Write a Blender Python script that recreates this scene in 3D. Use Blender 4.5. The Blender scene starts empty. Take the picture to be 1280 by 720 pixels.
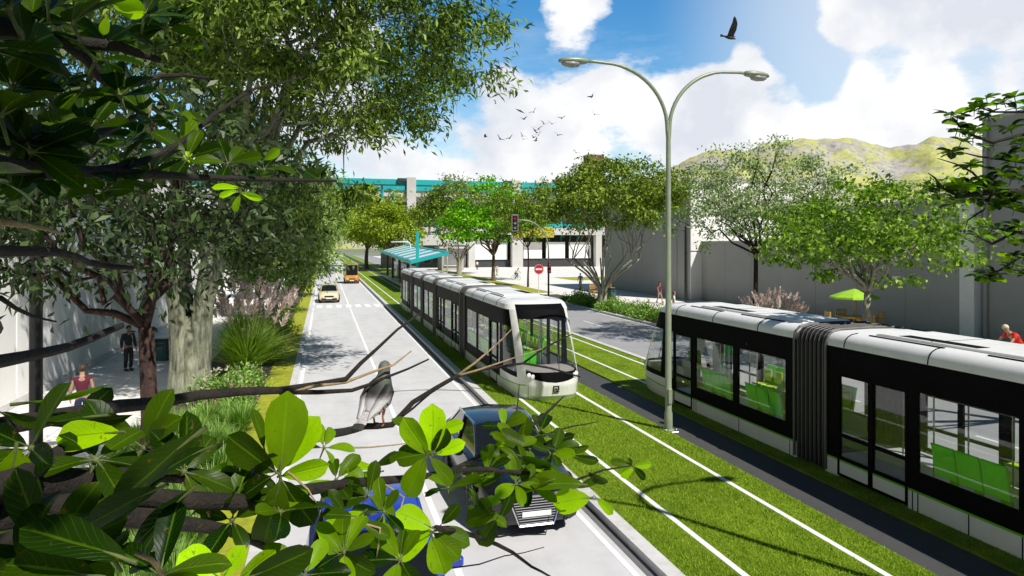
import bpy, bmesh, math, random
import numpy as np
from mathutils import Vector, Matrix, noise as mnoise

scene = bpy.context.scene
COL = scene.collection
PI = math.pi
rnd = random.Random(7)

# ------------------------------------------------------------------ camera model
F, HZ, CH = 853.0, 306.0, 5.0            # focal length in photo pixels, horizon row, eye height
YAW = math.radians(15.4)
FW = Vector((math.sin(YAW), math.cos(YAW), 0)); RT = Vector((math.cos(YAW), -math.sin(YAW), 0))
def at(px, py, Z):                       # photo pixel + depth -> world point
    return Vector((0, 0, CH)) + FW * Z + RT * ((px - 640) / F * Z) + Vector((0, 0, (HZ - py) / F * Z))
def gnd(px, py, h=0.0):
    return at(px, py, F * (CH - h) / (py - HZ))

# ------------------------------------------------------------------ materials
def nt(name):
    m = bpy.data.materials.new(name); m.use_nodes = True
    n = m.node_tree; b = n.nodes["Principled BSDF"]
    return m, n, b
def N(n, kind, **kw):
    x = n.nodes.new(kind)
    for k, v in kw.items(): setattr(x, k, v)
    return x
def ramp(n, stops, src=None):
    r = N(n, "ShaderNodeValToRGB")
    e = r.color_ramp.elements
    while len(e) < len(stops): e.new(0.5)
    for el, (p, c) in zip(e, stops):
        el.position = p; el.color = (c[0], c[1], c[2], 1) if len(c) == 3 else c
    if src is not None: n.links.new(src, r.inputs[0])
    return r
def noise_tex(n, scale, detail=5, rough=0.6, coord="Object", stretch=None):
    tc = N(n, "ShaderNodeTexCoord"); t = N(n, "ShaderNodeTexNoise")
    t.inputs["Scale"].default_value = scale; t.inputs["Detail"].default_value = detail; t.inputs["Roughness"].default_value = rough
    src = tc.outputs[coord]
    if stretch:
        mp = N(n, "ShaderNodeMapping"); mp.inputs["Scale"].default_value = stretch
        n.links.new(src, mp.inputs[0]); src = mp.outputs[0]
    n.links.new(src, t.inputs["Vector"])
    return t
def mix_rgb(n, a, b, fac, mode="MIX"):
    x = N(n, "ShaderNodeMix", data_type="RGBA", blend_type=mode)
    for sock, v in ((x.inputs["Factor"], fac), (x.inputs[6], a), (x.inputs[7], b)):
        if hasattr(v, "is_linked"): n.links.new(v, sock)
        elif isinstance(v, (int, float)): sock.default_value = v
        else: sock.default_value = (v[0], v[1], v[2], 1)
    return x.outputs[2]
def mat(name, col, rough=0.5, metal=0.0, var=0.12, scale=3.0, bump=0.0, bscale=40.0, coat=0.0, spec=0.5, stretch=None, dirt=None):
    m, n, b = nt(name)
    t = noise_tex(n, scale, 6, 0.65, stretch=stretch)
    lo = [c * (1 - var) for c in col]; hi = [min(1, c * (1 + var)) for c in col]
    r = ramp(n, [(0.3, lo), (0.7, hi)], t.outputs["Fac"])
    out = r.outputs[0]
    if dirt:
        t2 = noise_tex(n, dirt[1], 8, 0.7)
        r2 = ramp(n, [(0.48, (0, 0, 0)), (0.75, (1, 1, 1))], t2.outputs["Fac"])
        f = N(n, "ShaderNodeMath", operation="MULTIPLY"); f.inputs[1].default_value = dirt[2]
        n.links.new(r2.outputs[0], f.inputs[0])
        out = mix_rgb(n, out, dirt[0], f.outputs[0])
    n.links.new(out, b.inputs["Base Color"])
    b.inputs["Roughness"].default_value = rough; b.inputs["Metallic"].default_value = metal
    b.inputs["Specular IOR Level"].default_value = spec
    if coat: b.inputs["Coat Weight"].default_value = coat; b.inputs["Coat Roughness"].default_value = 0.06
    if bump:
        t3 = noise_tex(n, bscale, 4, 0.6, stretch=stretch)
        bp = N(n, "ShaderNodeBump"); bp.inputs["Strength"].default_value = bump; bp.inputs["Distance"].default_value = 0.02
        n.links.new(t3.outputs["Fac"], bp.inputs["Height"]); n.links.new(bp.outputs[0], b.inputs["Normal"])
    return m
def leaf_mat(name, dark, light, trans, tcol, rough=0.45, spec=0.35, veins=False):
    m, n, b = nt(name)
    g = N(n, "ShaderNodeNewGeometry")
    stops = [(0.0, dark), (0.55, [(a + c) / 2 for a, c in zip(dark, light)]), (1.0, light)]
    if veins: stops = [(0.0, dark), (0.45, [d*.8 + c*.2 for d, c in zip(dark, light)]), (0.72, [d*.5 + c*.5 for d, c in zip(dark, light)]), (1.0, light)]
    r = ramp(n, stops, g.outputs["Random Per Island"])
    if veins:
        ta = N(n, "ShaderNodeAttribute"); ta.attribute_name = "leafuv"; ts_ = N(n, "ShaderNodeSeparateXYZ"); n.links.new(ta.outputs["Vector"], ts_.inputs[0]); n.links.new(ts_.outputs["Z"], r.inputs[0])  # third leaf coordinate is the tone, which also paints lit and shaded leaves
    out = r.outputs[0]
    if veins:
        # leaf coordinates (along, across) drive midrib and side veins
        at_ = N(n, "ShaderNodeAttribute"); at_.attribute_name = "leafuv"; sp = N(n, "ShaderNodeSeparateXYZ"); n.links.new(at_.outputs["Vector"], sp.inputs[0])
        def mth(op, x, y=0.0):
            q = N(n, "ShaderNodeMath", operation=op)
            for i, v in enumerate((x, y)):
                if hasattr(v, "is_linked"): n.links.new(v, q.inputs[i])
                else: q.inputs[i].default_value = v
            return q.outputs[0]
        av = mth("ABSOLUTE", sp.outputs["Y"])
        ph = mth("SUBTRACT", mth("MULTIPLY", sp.outputs["X"], 9.0), mth("MULTIPLY", av, 2.6))
        sv = mth("ABSOLUTE", mth("SUBTRACT", mth("FRACT", ph), .5))
        side = ramp(n, [(.0, (1,1,1)), (.09, (0,0,0))], sv); rib = ramp(n, [(.035, (1,1,1)), (.10, (0,0,0))], av)
        vm = mth("MAXIMUM", mth("MULTIPLY", side.outputs[0], .4), rib.outputs[0])
        bright = mix_rgb(n, out, [.26, .52, .02], .22)
        out = mix_rgb(n, out, bright, vm)
        t = noise_tex(n, 9, 3, 0.5)
        out = mix_rgb(n, out, (.62,.62,.62), ramp(n, [(0.4, (0, 0, 0)), (0.75, (.55, .55, .55))], t.outputs["Fac"]).outputs[0], "MULTIPLY")
        bp = N(n, "ShaderNodeBump"); bp.inputs["Strength"].default_value = 0.5; bp.inputs["Distance"].default_value = 0.003; bp.invert = True
        t5 = noise_tex(n, 55, 5, .6); out = mix_rgb(n, out, (.16,.10,.02), ramp(n, [(.63, (0,0,0)), (.70, (.75,.75,.75))], t5.outputs["Fac"]).outputs[0])
        n.links.new(vm, bp.inputs["Height"]); n.links.new(bp.outputs[0], b.inputs["Normal"])
    n.links.new(out, b.inputs["Base Color"])
    b.inputs["Roughness"].default_value = rough; b.inputs["Specular IOR Level"].default_value = spec
    tr = N(n, "ShaderNodeBsdfTranslucent")
    hi_ = max(light); n.links.new(mix_rgb(n, out, [min(1, c/hi_*1.05) for c in tcol] if hi_ < .3 else [min(1.2, c/max(tcol)*1.15) for c in tcol], 1.0, "MULTIPLY"), tr.inputs[0])
    mx = N(n, "ShaderNodeMixShader"); mx.inputs[0].default_value = trans
    o = n.nodes["Material Output"]
    n.links.new(b.outputs[0], mx.inputs[1]); n.links.new(tr.outputs[0], mx.inputs[2]); n.links.new(mx.outputs[0], o.inputs[0])
    return m
def glass_mat(name, tint, refl=0.9, dirt=0.0, base=.022):
    m, n, b = nt(name); n.nodes.remove(b)
    tr = N(n, "ShaderNodeBsdfTransparent"); tr.inputs[0].default_value = (*tint, 1)
    gl = N(n, "ShaderNodeBsdfGlossy"); gl.inputs[0].default_value = (refl, refl, refl, 1); gl.inputs[1].default_value = 0.02
    lw_ = N(n, "ShaderNodeLayerWeight"); lw_.inputs[0].default_value = .5          # reflection grows towards grazing, from either side
    pw = N(n, "ShaderNodeMath", operation="POWER"); pw.inputs[1].default_value = 4.5; n.links.new(lw_.outputs["Facing"], pw.inputs[0])
    fr = N(n, "ShaderNodeMath", operation="MULTIPLY_ADD"); fr.inputs[1].default_value = .38; fr.inputs[2].default_value = base; n.links.new(pw.outputs[0], fr.inputs[0])
    mx = N(n, "ShaderNodeMixShader")
    n.links.new(fr.outputs[0], mx.inputs[0]); n.links.new(tr.outputs[0], mx.inputs[1]); n.links.new(gl.outputs[0], mx.inputs[2])
    last = mx.outputs[0]
    if dirt:
        df = N(n, "ShaderNodeBsdfDiffuse"); df.inputs[0].default_value = (0.7, 0.72, 0.72, 1)
        m2 = N(n, "ShaderNodeMixShader")
        t = noise_tex(n, 1.3, 4, 0.6)
        r = ramp(n, [(0.35, (dirt * 0.3,) * 3), (0.8, (dirt * 1.6,) * 3)], t.outputs["Fac"])
        n.links.new(r.outputs[0], m2.inputs[0]); n.links.new(last, m2.inputs[1]); n.links.new(df.outputs[0], m2.inputs[2]); last = m2.outputs[0]
    n.links.new(last, n.nodes["Material Output"].inputs[0])
    return m

# ------------------------------------------------------------------ mesh builder
class MB:
    def __init__(s): s.v = []; s.f = []; s.mi = []; s.k = 0
    def quad(s, *pts):
        i = len(s.v); s.v += [tuple(p) for p in pts]; s.f.append(tuple(range(i, i + len(pts)))); s.mi.append(s.k)
    def box(s, x0, x1, y0, y1, z0, z1, M=None):
        P = [Vector(p) for p in ((x0,y0,z0),(x1,y0,z0),(x1,y1,z0),(x0,y1,z0),(x0,y0,z1),(x1,y0,z1),(x1,y1,z1),(x0,y1,z1))]
        if M is not None: P = [M @ p for p in P]
        i = len(s.v); s.v += [tuple(p) for p in P]
        for q in ((0,3,2,1),(4,5,6,7),(0,1,5,4),(1,2,6,5),(2,3,7,6),(3,0,4,7)):
            s.f.append(tuple(i + a for a in q)); s.mi.append(s.k)
        return s
    def bbox(s, x0, x1, y0, y1, z0, z1, b=0.02, M=None):       # box with chamfered top and vertical edges
        b = min(b, (x1-x0)*.45, (y1-y0)*.45, (z1-z0)*.45)
        def ring(z, e):
            return [(x0+e+b,y0+e,z),(x1-e-b,y0+e,z),(x1-e,y0+e+b,z),(x1-e,y1-e-b,z),(x1-e-b,y1-e,z),(x0+e+b,y1-e,z),(x0+e,y1-e-b,z),(x0+e,y0+e+b,z)]
        s.loft([ring(z0, b*.7), ring(z0+b, 0), ring(z1-b, 0), ring(z1, b*.7)], cap=True, M=M); return s
    def loft(s, rings, cap=True, closed=True, M=None):
        i = len(s.v); n = len(rings[0])
        for r in rings:
            s.v += [tuple(M @ Vector(p)) if M is not None else tuple(p) for p in r]
        for a in range(len(rings) - 1):
            for j in range(n if closed else n - 1):
                k = (j + 1) % n
                s.f.append((i+a*n+j, i+a*n+k, i+(a+1)*n+k, i+(a+1)*n+j)); s.mi.append(s.k)
        if cap and closed:
            s.f.append(tuple(i + j for j in reversed(range(n)))); s.mi.append(s.k)
            e = i + (len(rings)-1)*n
            s.f.append(tuple(e + j for j in range(n))); s.mi.append(s.k)
        return s
    def tube(s, pts, rad, n=8, cap=True):
        pts = [Vector(p) for p in pts]
        if not hasattr(rad, "__len__"): rad = [rad] * len(pts)
        up = Vector((0, 0, 1)); rings = []; prev = None
        for a, p in enumerate(pts):
            d = (pts[min(a+1, len(pts)-1)] - pts[max(a-1, 0)])
            if d.length < 1e-9: d = Vector((0,0,1))
            d.normalize()
            if prev is None:
                u = d.cross(up if abs(d.z) < .95 else Vector((1,0,0))); u.normalize()
            else:
                u = prev - d * prev.dot(d)
                if u.length < 1e-6: u = d.orthogonal()
                u.normalize()
            prev = u; w = d.cross(u)
            rings.append([p + (u*math.cos(2*PI*j/n) + w*math.sin(2*PI*j/n))*rad[a] for j in range(n)])
        return s.loft(rings, cap)
    def lathe(s, prof, n=16, M=None):       # prof: (r, z)
        rings = [[(max(r,1e-4)*math.cos(2*PI*j/n), max(r,1e-4)*math.sin(2*PI*j/n), z) for j in range(n)] for r, z in prof]
        return s.loft(rings, True, True, M)
    def cyl(s, p0, p1, r, n=12): return s.tube([p0, p1], r, n)
    def ball(s, c, r, n=10, m=6, sc=(1,1,1)):
        rings = []
        for a in range(m + 1):
            t = PI * a / m; rr = max(math.sin(t), 1e-3)
            rings.append([(c[0]+r*sc[0]*rr*math.cos(2*PI*j/n), c[1]+r*sc[1]*rr*math.sin(2*PI*j/n), c[2]-r*sc[2]*math.cos(t)) for j in range(n)])
        return s.loft(rings, True)
    def raw(s, v, f):
        i = len(s.v); s.v += [tuple(p) for p in v]
        s.f += [tuple(i + a for a in q) for q in f]; s.mi += [s.k] * len(f)
    def build(s, name, mats, parent=None, smooth=False, angle=None, loc=None):
        me = bpy.data.meshes.new(name); me.from_pydata(s.v, [], s.f)
        if not isinstance(mats, (list, tuple)): mats = [mats]
        for m in mats: me.materials.append(m)
        if len(mats) > 1: me.polygons.foreach_set("material_index", s.mi)
        if smooth or angle: me.polygons.foreach_set("use_smooth", [True] * len(s.f))
        me.update()
        if angle: 
            try: me.set_sharp_from_angle(angle=math.radians(angle))
            except Exception: pass
        o = bpy.data.objects.new(name, me); COL.objects.link(o)
        if parent is not None: o.parent = parent
        if loc is not None: o.location = loc
        return o
def leaves_obj(name, V, Fc, m, parent=None, uv=None):
    V = np.asarray(V, dtype=np.float32).reshape(-1, 3); Fc = np.asarray(Fc, dtype=np.int32)
    me = bpy.data.meshes.new(name); k = Fc.shape[1]
    me.vertices.add(len(V)); me.vertices.foreach_set("co", V.ravel())
    me.loops.add(Fc.size); me.loops.foreach_set("vertex_index", Fc.ravel())
    me.polygons.add(len(Fc)); me.polygons.foreach_set("loop_start", np.arange(0, Fc.size, k, dtype=np.int32))
    me.materials.append(m); me.update(calc_edges=True); me.validate()
    if uv is not None:
        at_ = me.attributes.new("leafuv", "FLOAT_VECTOR", "POINT"); at_.data.foreach_set("vector", np.asarray(uv, dtype=np.float32).ravel())
    o = bpy.data.objects.new(name, me); COL.objects.link(o)
    if parent is not None: o.parent = parent
    return o

# ------------------------------------------------------------------ scene bookkeeping
def tag(o, label=None, cat=None, group=None, kind=None):
    if label: o["label"] = label
    if cat: o["category"] = cat
    if group: o["group"] = group
    if kind: o["kind"] = kind
    return o
def thing(name, label, cat, loc=(0,0,0), rz=0.0, group=None):
    o = bpy.data.objects.new(name, None); COL.objects.link(o)
    o.location = loc; o.rotation_euler = (0, 0, rz); o.empty_display_size = 0.2
    return tag(o, label, cat, group)
def struct(o): o["kind"] = "structure"; return o
KIDS = {}
def copy_tree(o, parent=None):
    c = o.copy(); COL.objects.link(c)
    if parent is not None: c.parent = parent
    for ch in list(o.children): copy_tree(ch, c)
    return c
def dup(o, loc, rz=0.0, label=None, group=None, scale=None):
    c = copy_tree(o); c.location = loc; c.rotation_euler = (0, 0, rz)
    if scale: c.scale = (scale,) * 3 if not hasattr(scale, "__len__") else scale
    if label: c["label"] = label
    if group: c["group"] = group
    return c

# ------------------------------------------------------------------ palette
M = {}
def setup_materials():
    M["concrete_road"] = mat("pale_road", (.63,.625,.635), .85, var=.07, scale=.7, bump=.2, bscale=120, dirt=((.40,.395,.40), .9, .5), stretch=(1.6,.25,1))
    M["grey_road"] = mat("grey_road", (.36,.355,.37), .85, var=.08, scale=.5, bump=.2, bscale=100, dirt=((.25,.25,.26), 1.4, .4))
    M["paving"] = mat("plaza_paving", (.84,.82,.79), .85, var=.07, scale=.8, bump=.15, bscale=60, dirt=((.42,.40,.37), 1.1, .45))
    M["walk"] = mat("track_walkway_shade_painted", (.07,.07,.07), .8, var=.08, scale=1.2, bump=.1, dirt=((.04,.04,.04), 3, .4))  # grey concrete coloured near black to carry the tram's shade
    M["kerb"] = mat("kerb_stone", (.66,.65,.64), .8, var=.08, scale=4, bump=.2, dirt=((.35,.34,.32), 3, .5))
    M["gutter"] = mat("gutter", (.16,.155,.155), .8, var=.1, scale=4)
    M["white_line"] = mat("road_paint", (.90,.90,.88), .7, var=.04, scale=6, dirt=((.66,.66,.66), 5, .4))
    M["soil"] = mat("soil", (.085,.075,.05), .95, var=.35, scale=6, bump=.5, bscale=25)
    m, n, b = nt("track_turf")
    t1 = noise_tex(n, 1.6, 6, .7); t2 = noise_tex(n, 45, 4, .7)
    c1 = ramp(n, [(.32, (.16,.27,.014)), (.55, (.26,.39,.022)), (.75, (.38,.50,.045))], t1.outputs["Fac"])
    c2 = ramp(n, [(.3, (.45,.5,.4)), (.7, (1.2,1.2,1.1))], t2.outputs["Fac"])
    t0 = noise_tex(n, .45, 5, .7); c0 = ramp(n, [(.35, (.72,.70,.62)), (.62, (1.06,1.03,1.0))], t0.outputs["Fac"])
    n.links.new(mix_rgb(n, mix_rgb(n, c1.outputs[0], c2.outputs[0], 1.0, "MULTIPLY"), c0.outputs[0], 1.0, "MULTIPLY"), b.inputs["Base Color"])
    b.inputs["Roughness"].default_value = .9; b.inputs["Specular IOR Level"].default_value = .15
    bp = N(n, "ShaderNodeBump"); bp.inputs["Strength"].default_value = .8; bp.inputs["Distance"].default_value = .04
    n.links.new(t2.outputs["Fac"], bp.inputs["Height"]); n.links.new(bp.outputs[0], b.inputs["Normal"])
    M["turf"] = m
    M["verge"] = mat("verge_turf", (.34,.36,.02), .9, var=.35, scale=5, bump=.5, bscale=50)
    M["blade"] = leaf_mat("turf_blades", (.14,.25,.010), (.42,.57,.05), .25, (.36,.48,.02), .6, .2)
    M["far_ground"] = mat("far_ground", (.22,.24,.16), .95, var=.4, scale=.02)
    M["white_wall"] = mat("white_render_wall", (.90,.89,.87), .85, var=.03, scale=.35, bump=.1, bscale=30, dirt=((.62,.61,.6), .6, .3))
    M["grey_wall"] = mat("grey_render_wall", (.42,.408,.40), .85, var=.05, scale=.3, bump=.1, bscale=30, dirt=((.36,.35,.34), .45, .4))
    M["dark_cladding"] = mat("dark_cladding", (.045,.047,.05), .5, var=.2, scale=.3)
    M["dark_glass"] = mat("dark_glazing", (.02,.024,.028), .12, var=.2, scale=.5)
    M["teal"] = mat("teal_paint", (.015,.42,.44), .45, var=.08, scale=1)
    M["yellow_panel"] = mat("yellow_panel", (.45,.40,.03), .6, var=.08, scale=1)
    M["brown_wall"] = mat("brown_brick", (.20,.115,.07), .9, var=.2, scale=.5)
    M["viaduct"] = mat("viaduct_concrete", (.60,.59,.57), .85, var=.07, scale=.2, dirt=((.4,.39,.37), .3, .5))
    M["tram_white"] = mat("tram_white_paint", (.82,.82,.77), .28, var=.03, scale=1.2, coat=.5, dirt=((.55,.54,.50), 1.5, .35))
    M["tram_roof"] = mat("tram_roof_paint", (.84,.84,.82), .5, var=.04, scale=1.4, dirt=((.5,.5,.48), 1.1, .4))
    M["tram_black"] = mat("tram_black_gloss", (.006,.006,.007), .5, var=.2, scale=2, spec=.03)
    M["slot_dark"] = mat("roof_slot_dark", (.012,.012,.012), .9, var=.2, spec=.05)
    M["tram_green"] = mat("tram_green_stripe", (.14,.48,.015), .35, var=.05)
    M["bellows"] = mat("bellows_rubber", (.018,.018,.019), .6, var=.25, scale=8)
    M["bellows_edge"] = mat("bellows_edge", (.11,.105,.10), .5, var=.15, scale=8)
    M["tram_glass"] = glass_mat("tram_window_glass", (.965,.975,.97), .9, .014, .05)
    M["tram_screen"] = glass_mat("tram_windscreen_glass", (.95,.965,.97), .9, .02, .09)
    M["seat_green"] = mat("seat_green", (.10,.72,.018), .35, var=.08, scale=4)
    M["seat_yellow"] = mat("seat_cushion", (.58,.80,.02), .5, var=.08, scale=6)
    M["tram_floor"] = mat("tram_floor", (.62,.62,.63), .45, var=.1, scale=2)
    M["steel"] = mat("brushed_steel", (.55,.55,.55), .25, metal=.9, var=.08, scale=8)
    M["dash"] = mat("dashboard", (.36,.33,.31), .7, var=.1, scale=4)
    M["cab_green"] = mat("cab_bulkhead", (.01,.075,.07), .4, var=.15)
    M["lamp_white"] = mat("headlamp_lens", (.85,.86,.88), .1, var=.02, coat=1)
    M["lamp_pole"] = mat("lamp_pole_green_grey", (.30,.345,.245), .4, var=.1, scale=5, metal=.1)
    M["lamp_lens"] = mat("lamp_lens", (.34,.33,.33), .3, var=.05)
    M["black_metal"] = mat("black_metal", (.012,.012,.013), .4, var=.3, scale=6)
    M["wood"] = mat("garden_wood", (.50,.29,.06), .55, var=.25, scale=9, stretch=(1,1,.2))
    M["green_cloth"] = mat("parasol_cloth", (.34,.62,.03), .8, var=.1, scale=6)
    M["red"] = mat("red_paint", (.62,.012,.04), .4, var=.06)
    M["white"] = mat("white_paint", (.82,.82,.82), .4, var=.03)
    M["tyre"] = mat("tyre_rubber", (.015,.015,.016), .8, var=.3, scale=12)
    M["chrome"] = mat("chrome", (.75,.76,.78), .12, metal=1.0, var=.04)
    M["car_black"] = mat("car_black_paint", (.007,.008,.010), .22, var=.2, coat=.4)
    M["car_blue"] = mat("car_blue_paint", (.012,.035,.42), .3, var=.06, coat=.5)
    M["car_orange"] = mat("van_orange_paint", (.66,.27,.04), .3, var=.05, coat=.6)
    M["car_yellow"] = mat("car_cream_paint", (.74,.66,.42), .3, var=.05, coat=.6)
    M["car_glass"] = mat("car_dark_glass", (.010,.012,.014), .05, var=.2, coat=.6)
    M["bin_teal"] = mat("bin_teal", (.025,.10,.105), .45, var=.15, scale=4)
    M["skin"] = mat("skin", (.42,.24,.16), .6, var=.08, scale=20)
    M["hair_brown"] = mat("hair_brown", (.06,.03,.018), .6, var=.3, scale=40)
    M["hair_black"] = mat("hair_black", (.012,.010,.009), .5, var=.3, scale=40)
    M["hair_blond"] = mat("hair_blond", (.72,.60,.42), .6, var=.2, scale=40)
    M["hair_red"] = mat("hair_auburn", (.30,.10,.04), .6, var=.2, scale=40)
    for k, c in dict(maroon=(.11,.010,.03), jeans=(.02,.03,.075), suit=(.035,.035,.04), blue=(.05,.11,.36), khaki=(.36,.27,.15), offwhite=(.78,.77,.74),
                     redshirt=(.62,.025,.012), slate=(.05,.06,.08), pink=(.6,.2,.26), teal_c=(.02,.12,.13)).items():
        M["cloth_" + k] = mat("cloth_" + k, c, .85, var=.15, scale=12, bump=.2, bscale=60)
    M["shoe"] = mat("shoe_leather", (.03,.025,.02), .5)
    M["feather_dark"] = mat("feather_dark", (.035,.035,.032), .7, var=.35, scale=60)
    M["bark_grey"] = mat("bark_mossy", (.23,.235,.17), .95, var=.75, scale=9, bump=1.0, bscale=14, stretch=(1,1,.16), dirt=((.045,.065,.012), 2.2, .95))
    M["bark_red"] = mat("bark_red", (.026,.014,.012), .9, var=.6, scale=7, bump=1, bscale=16, stretch=(1,1,.3), dirt=((.18,.07,.04), 7, .7))
    M["bark_brown"] = mat("bark_brown", (.14,.105,.075), .95, var=.4, scale=8, bump=.8, bscale=20, stretch=(1,1,.3))
    M["bark_pale"] = mat("bark_pale", (.33,.31,.25), .95, var=.3, scale=8, bump=.6, bscale=20, stretch=(1,1,.3))
    M["bark_dark"] = mat("bark_dark", (.018,.013,.010), .9, var=.5, scale=30, bump=.8, bscale=90, dirt=((.12,.08,.045), 14, .22))
    M["stalk"] = mat("leaf_stalk", (.10,.13,.03), .7, var=.4, scale=30)
    M["twig_tan"] = mat("twig_tan", (.36,.26,.14), .85, var=.35, scale=40, bump=.5, bscale=120)
    M["leaf_big"] = leaf_mat("tree_leaf_grey_green", (.026,.060,.008), (.36,.50,.085), .22, (.18,.30,.03), .5, .25)
    M["leaf_row"] = leaf_mat("tree_leaf_row", (.09,.17,.03), (.55,.68,.24), .28, (.30,.44,.06), .42, .45)
    M["leaf_dark"] = leaf_mat("tree_leaf_dark", (.014,.032,.010), (.10,.16,.045), .18, (.10,.19,.02), .42, .4)
    M["leaf_mid"] = leaf_mat("tree_leaf_mid", (.07,.16,.010), (.40,.60,.05), .28, (.28,.42,.02), .5, .3)
    M["leaf_bright"] = leaf_mat("tree_leaf_bright", (.08,.26,.004), (.38,.74,.014), .30, (.22,.46,.01), .45, .3)
    M["leaf_yellow"] = leaf_mat("tree_leaf_yellow", (.16,.25,.008), (.55,.66,.06), .3, (.38,.48,.02), .5, .3)
    M["leaf_olive"] = leaf_mat("tree_leaf_olive", (.060,.120,.012), (.40,.52,.06), .25, (.24,.32,.02), .5, .3)
    M["leaf_hazed"] = leaf_mat("tree_leaf_hazed", (.20,.27,.12), (.62,.72,.42), .3, (.30,.40,.10), .5, .3)  # leaf colour paled to paint in the hazy glare
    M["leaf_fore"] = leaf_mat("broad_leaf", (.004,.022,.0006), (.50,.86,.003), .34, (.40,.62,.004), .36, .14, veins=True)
    M["grass_long"] = leaf_mat("ornamental_grass", (.15,.27,.03), (.55,.70,.16), .3, (.3,.42,.04), .5, .3)
    M["plume"] = leaf_mat("grass_plume", (.66,.57,.53), (.94,.87,.80), .3, (.55,.4,.38), .8, .1)
    M["bush"] = leaf_mat("bush_leaf", (.08,.19,.018), (.45,.66,.16), .28, (.26,.42,.04), .5, .3)
    M["petal_white"] = leaf_mat("petal_white", (.65,.6,.5), (.85,.82,.72), .3, (.7,.65,.5), .7, .1)
    M["petal_pink"] = leaf_mat("petal_pink", (.5,.2,.25), (.7,.42,.45), .3, (.6,.3,.3), .7, .1)
    M["petal_yellow"] = leaf_mat("petal_yellow", (.6,.35,.02), (.8,.6,.08), .3, (.7,.5,.02), .7, .1)
setup_materials()
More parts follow.
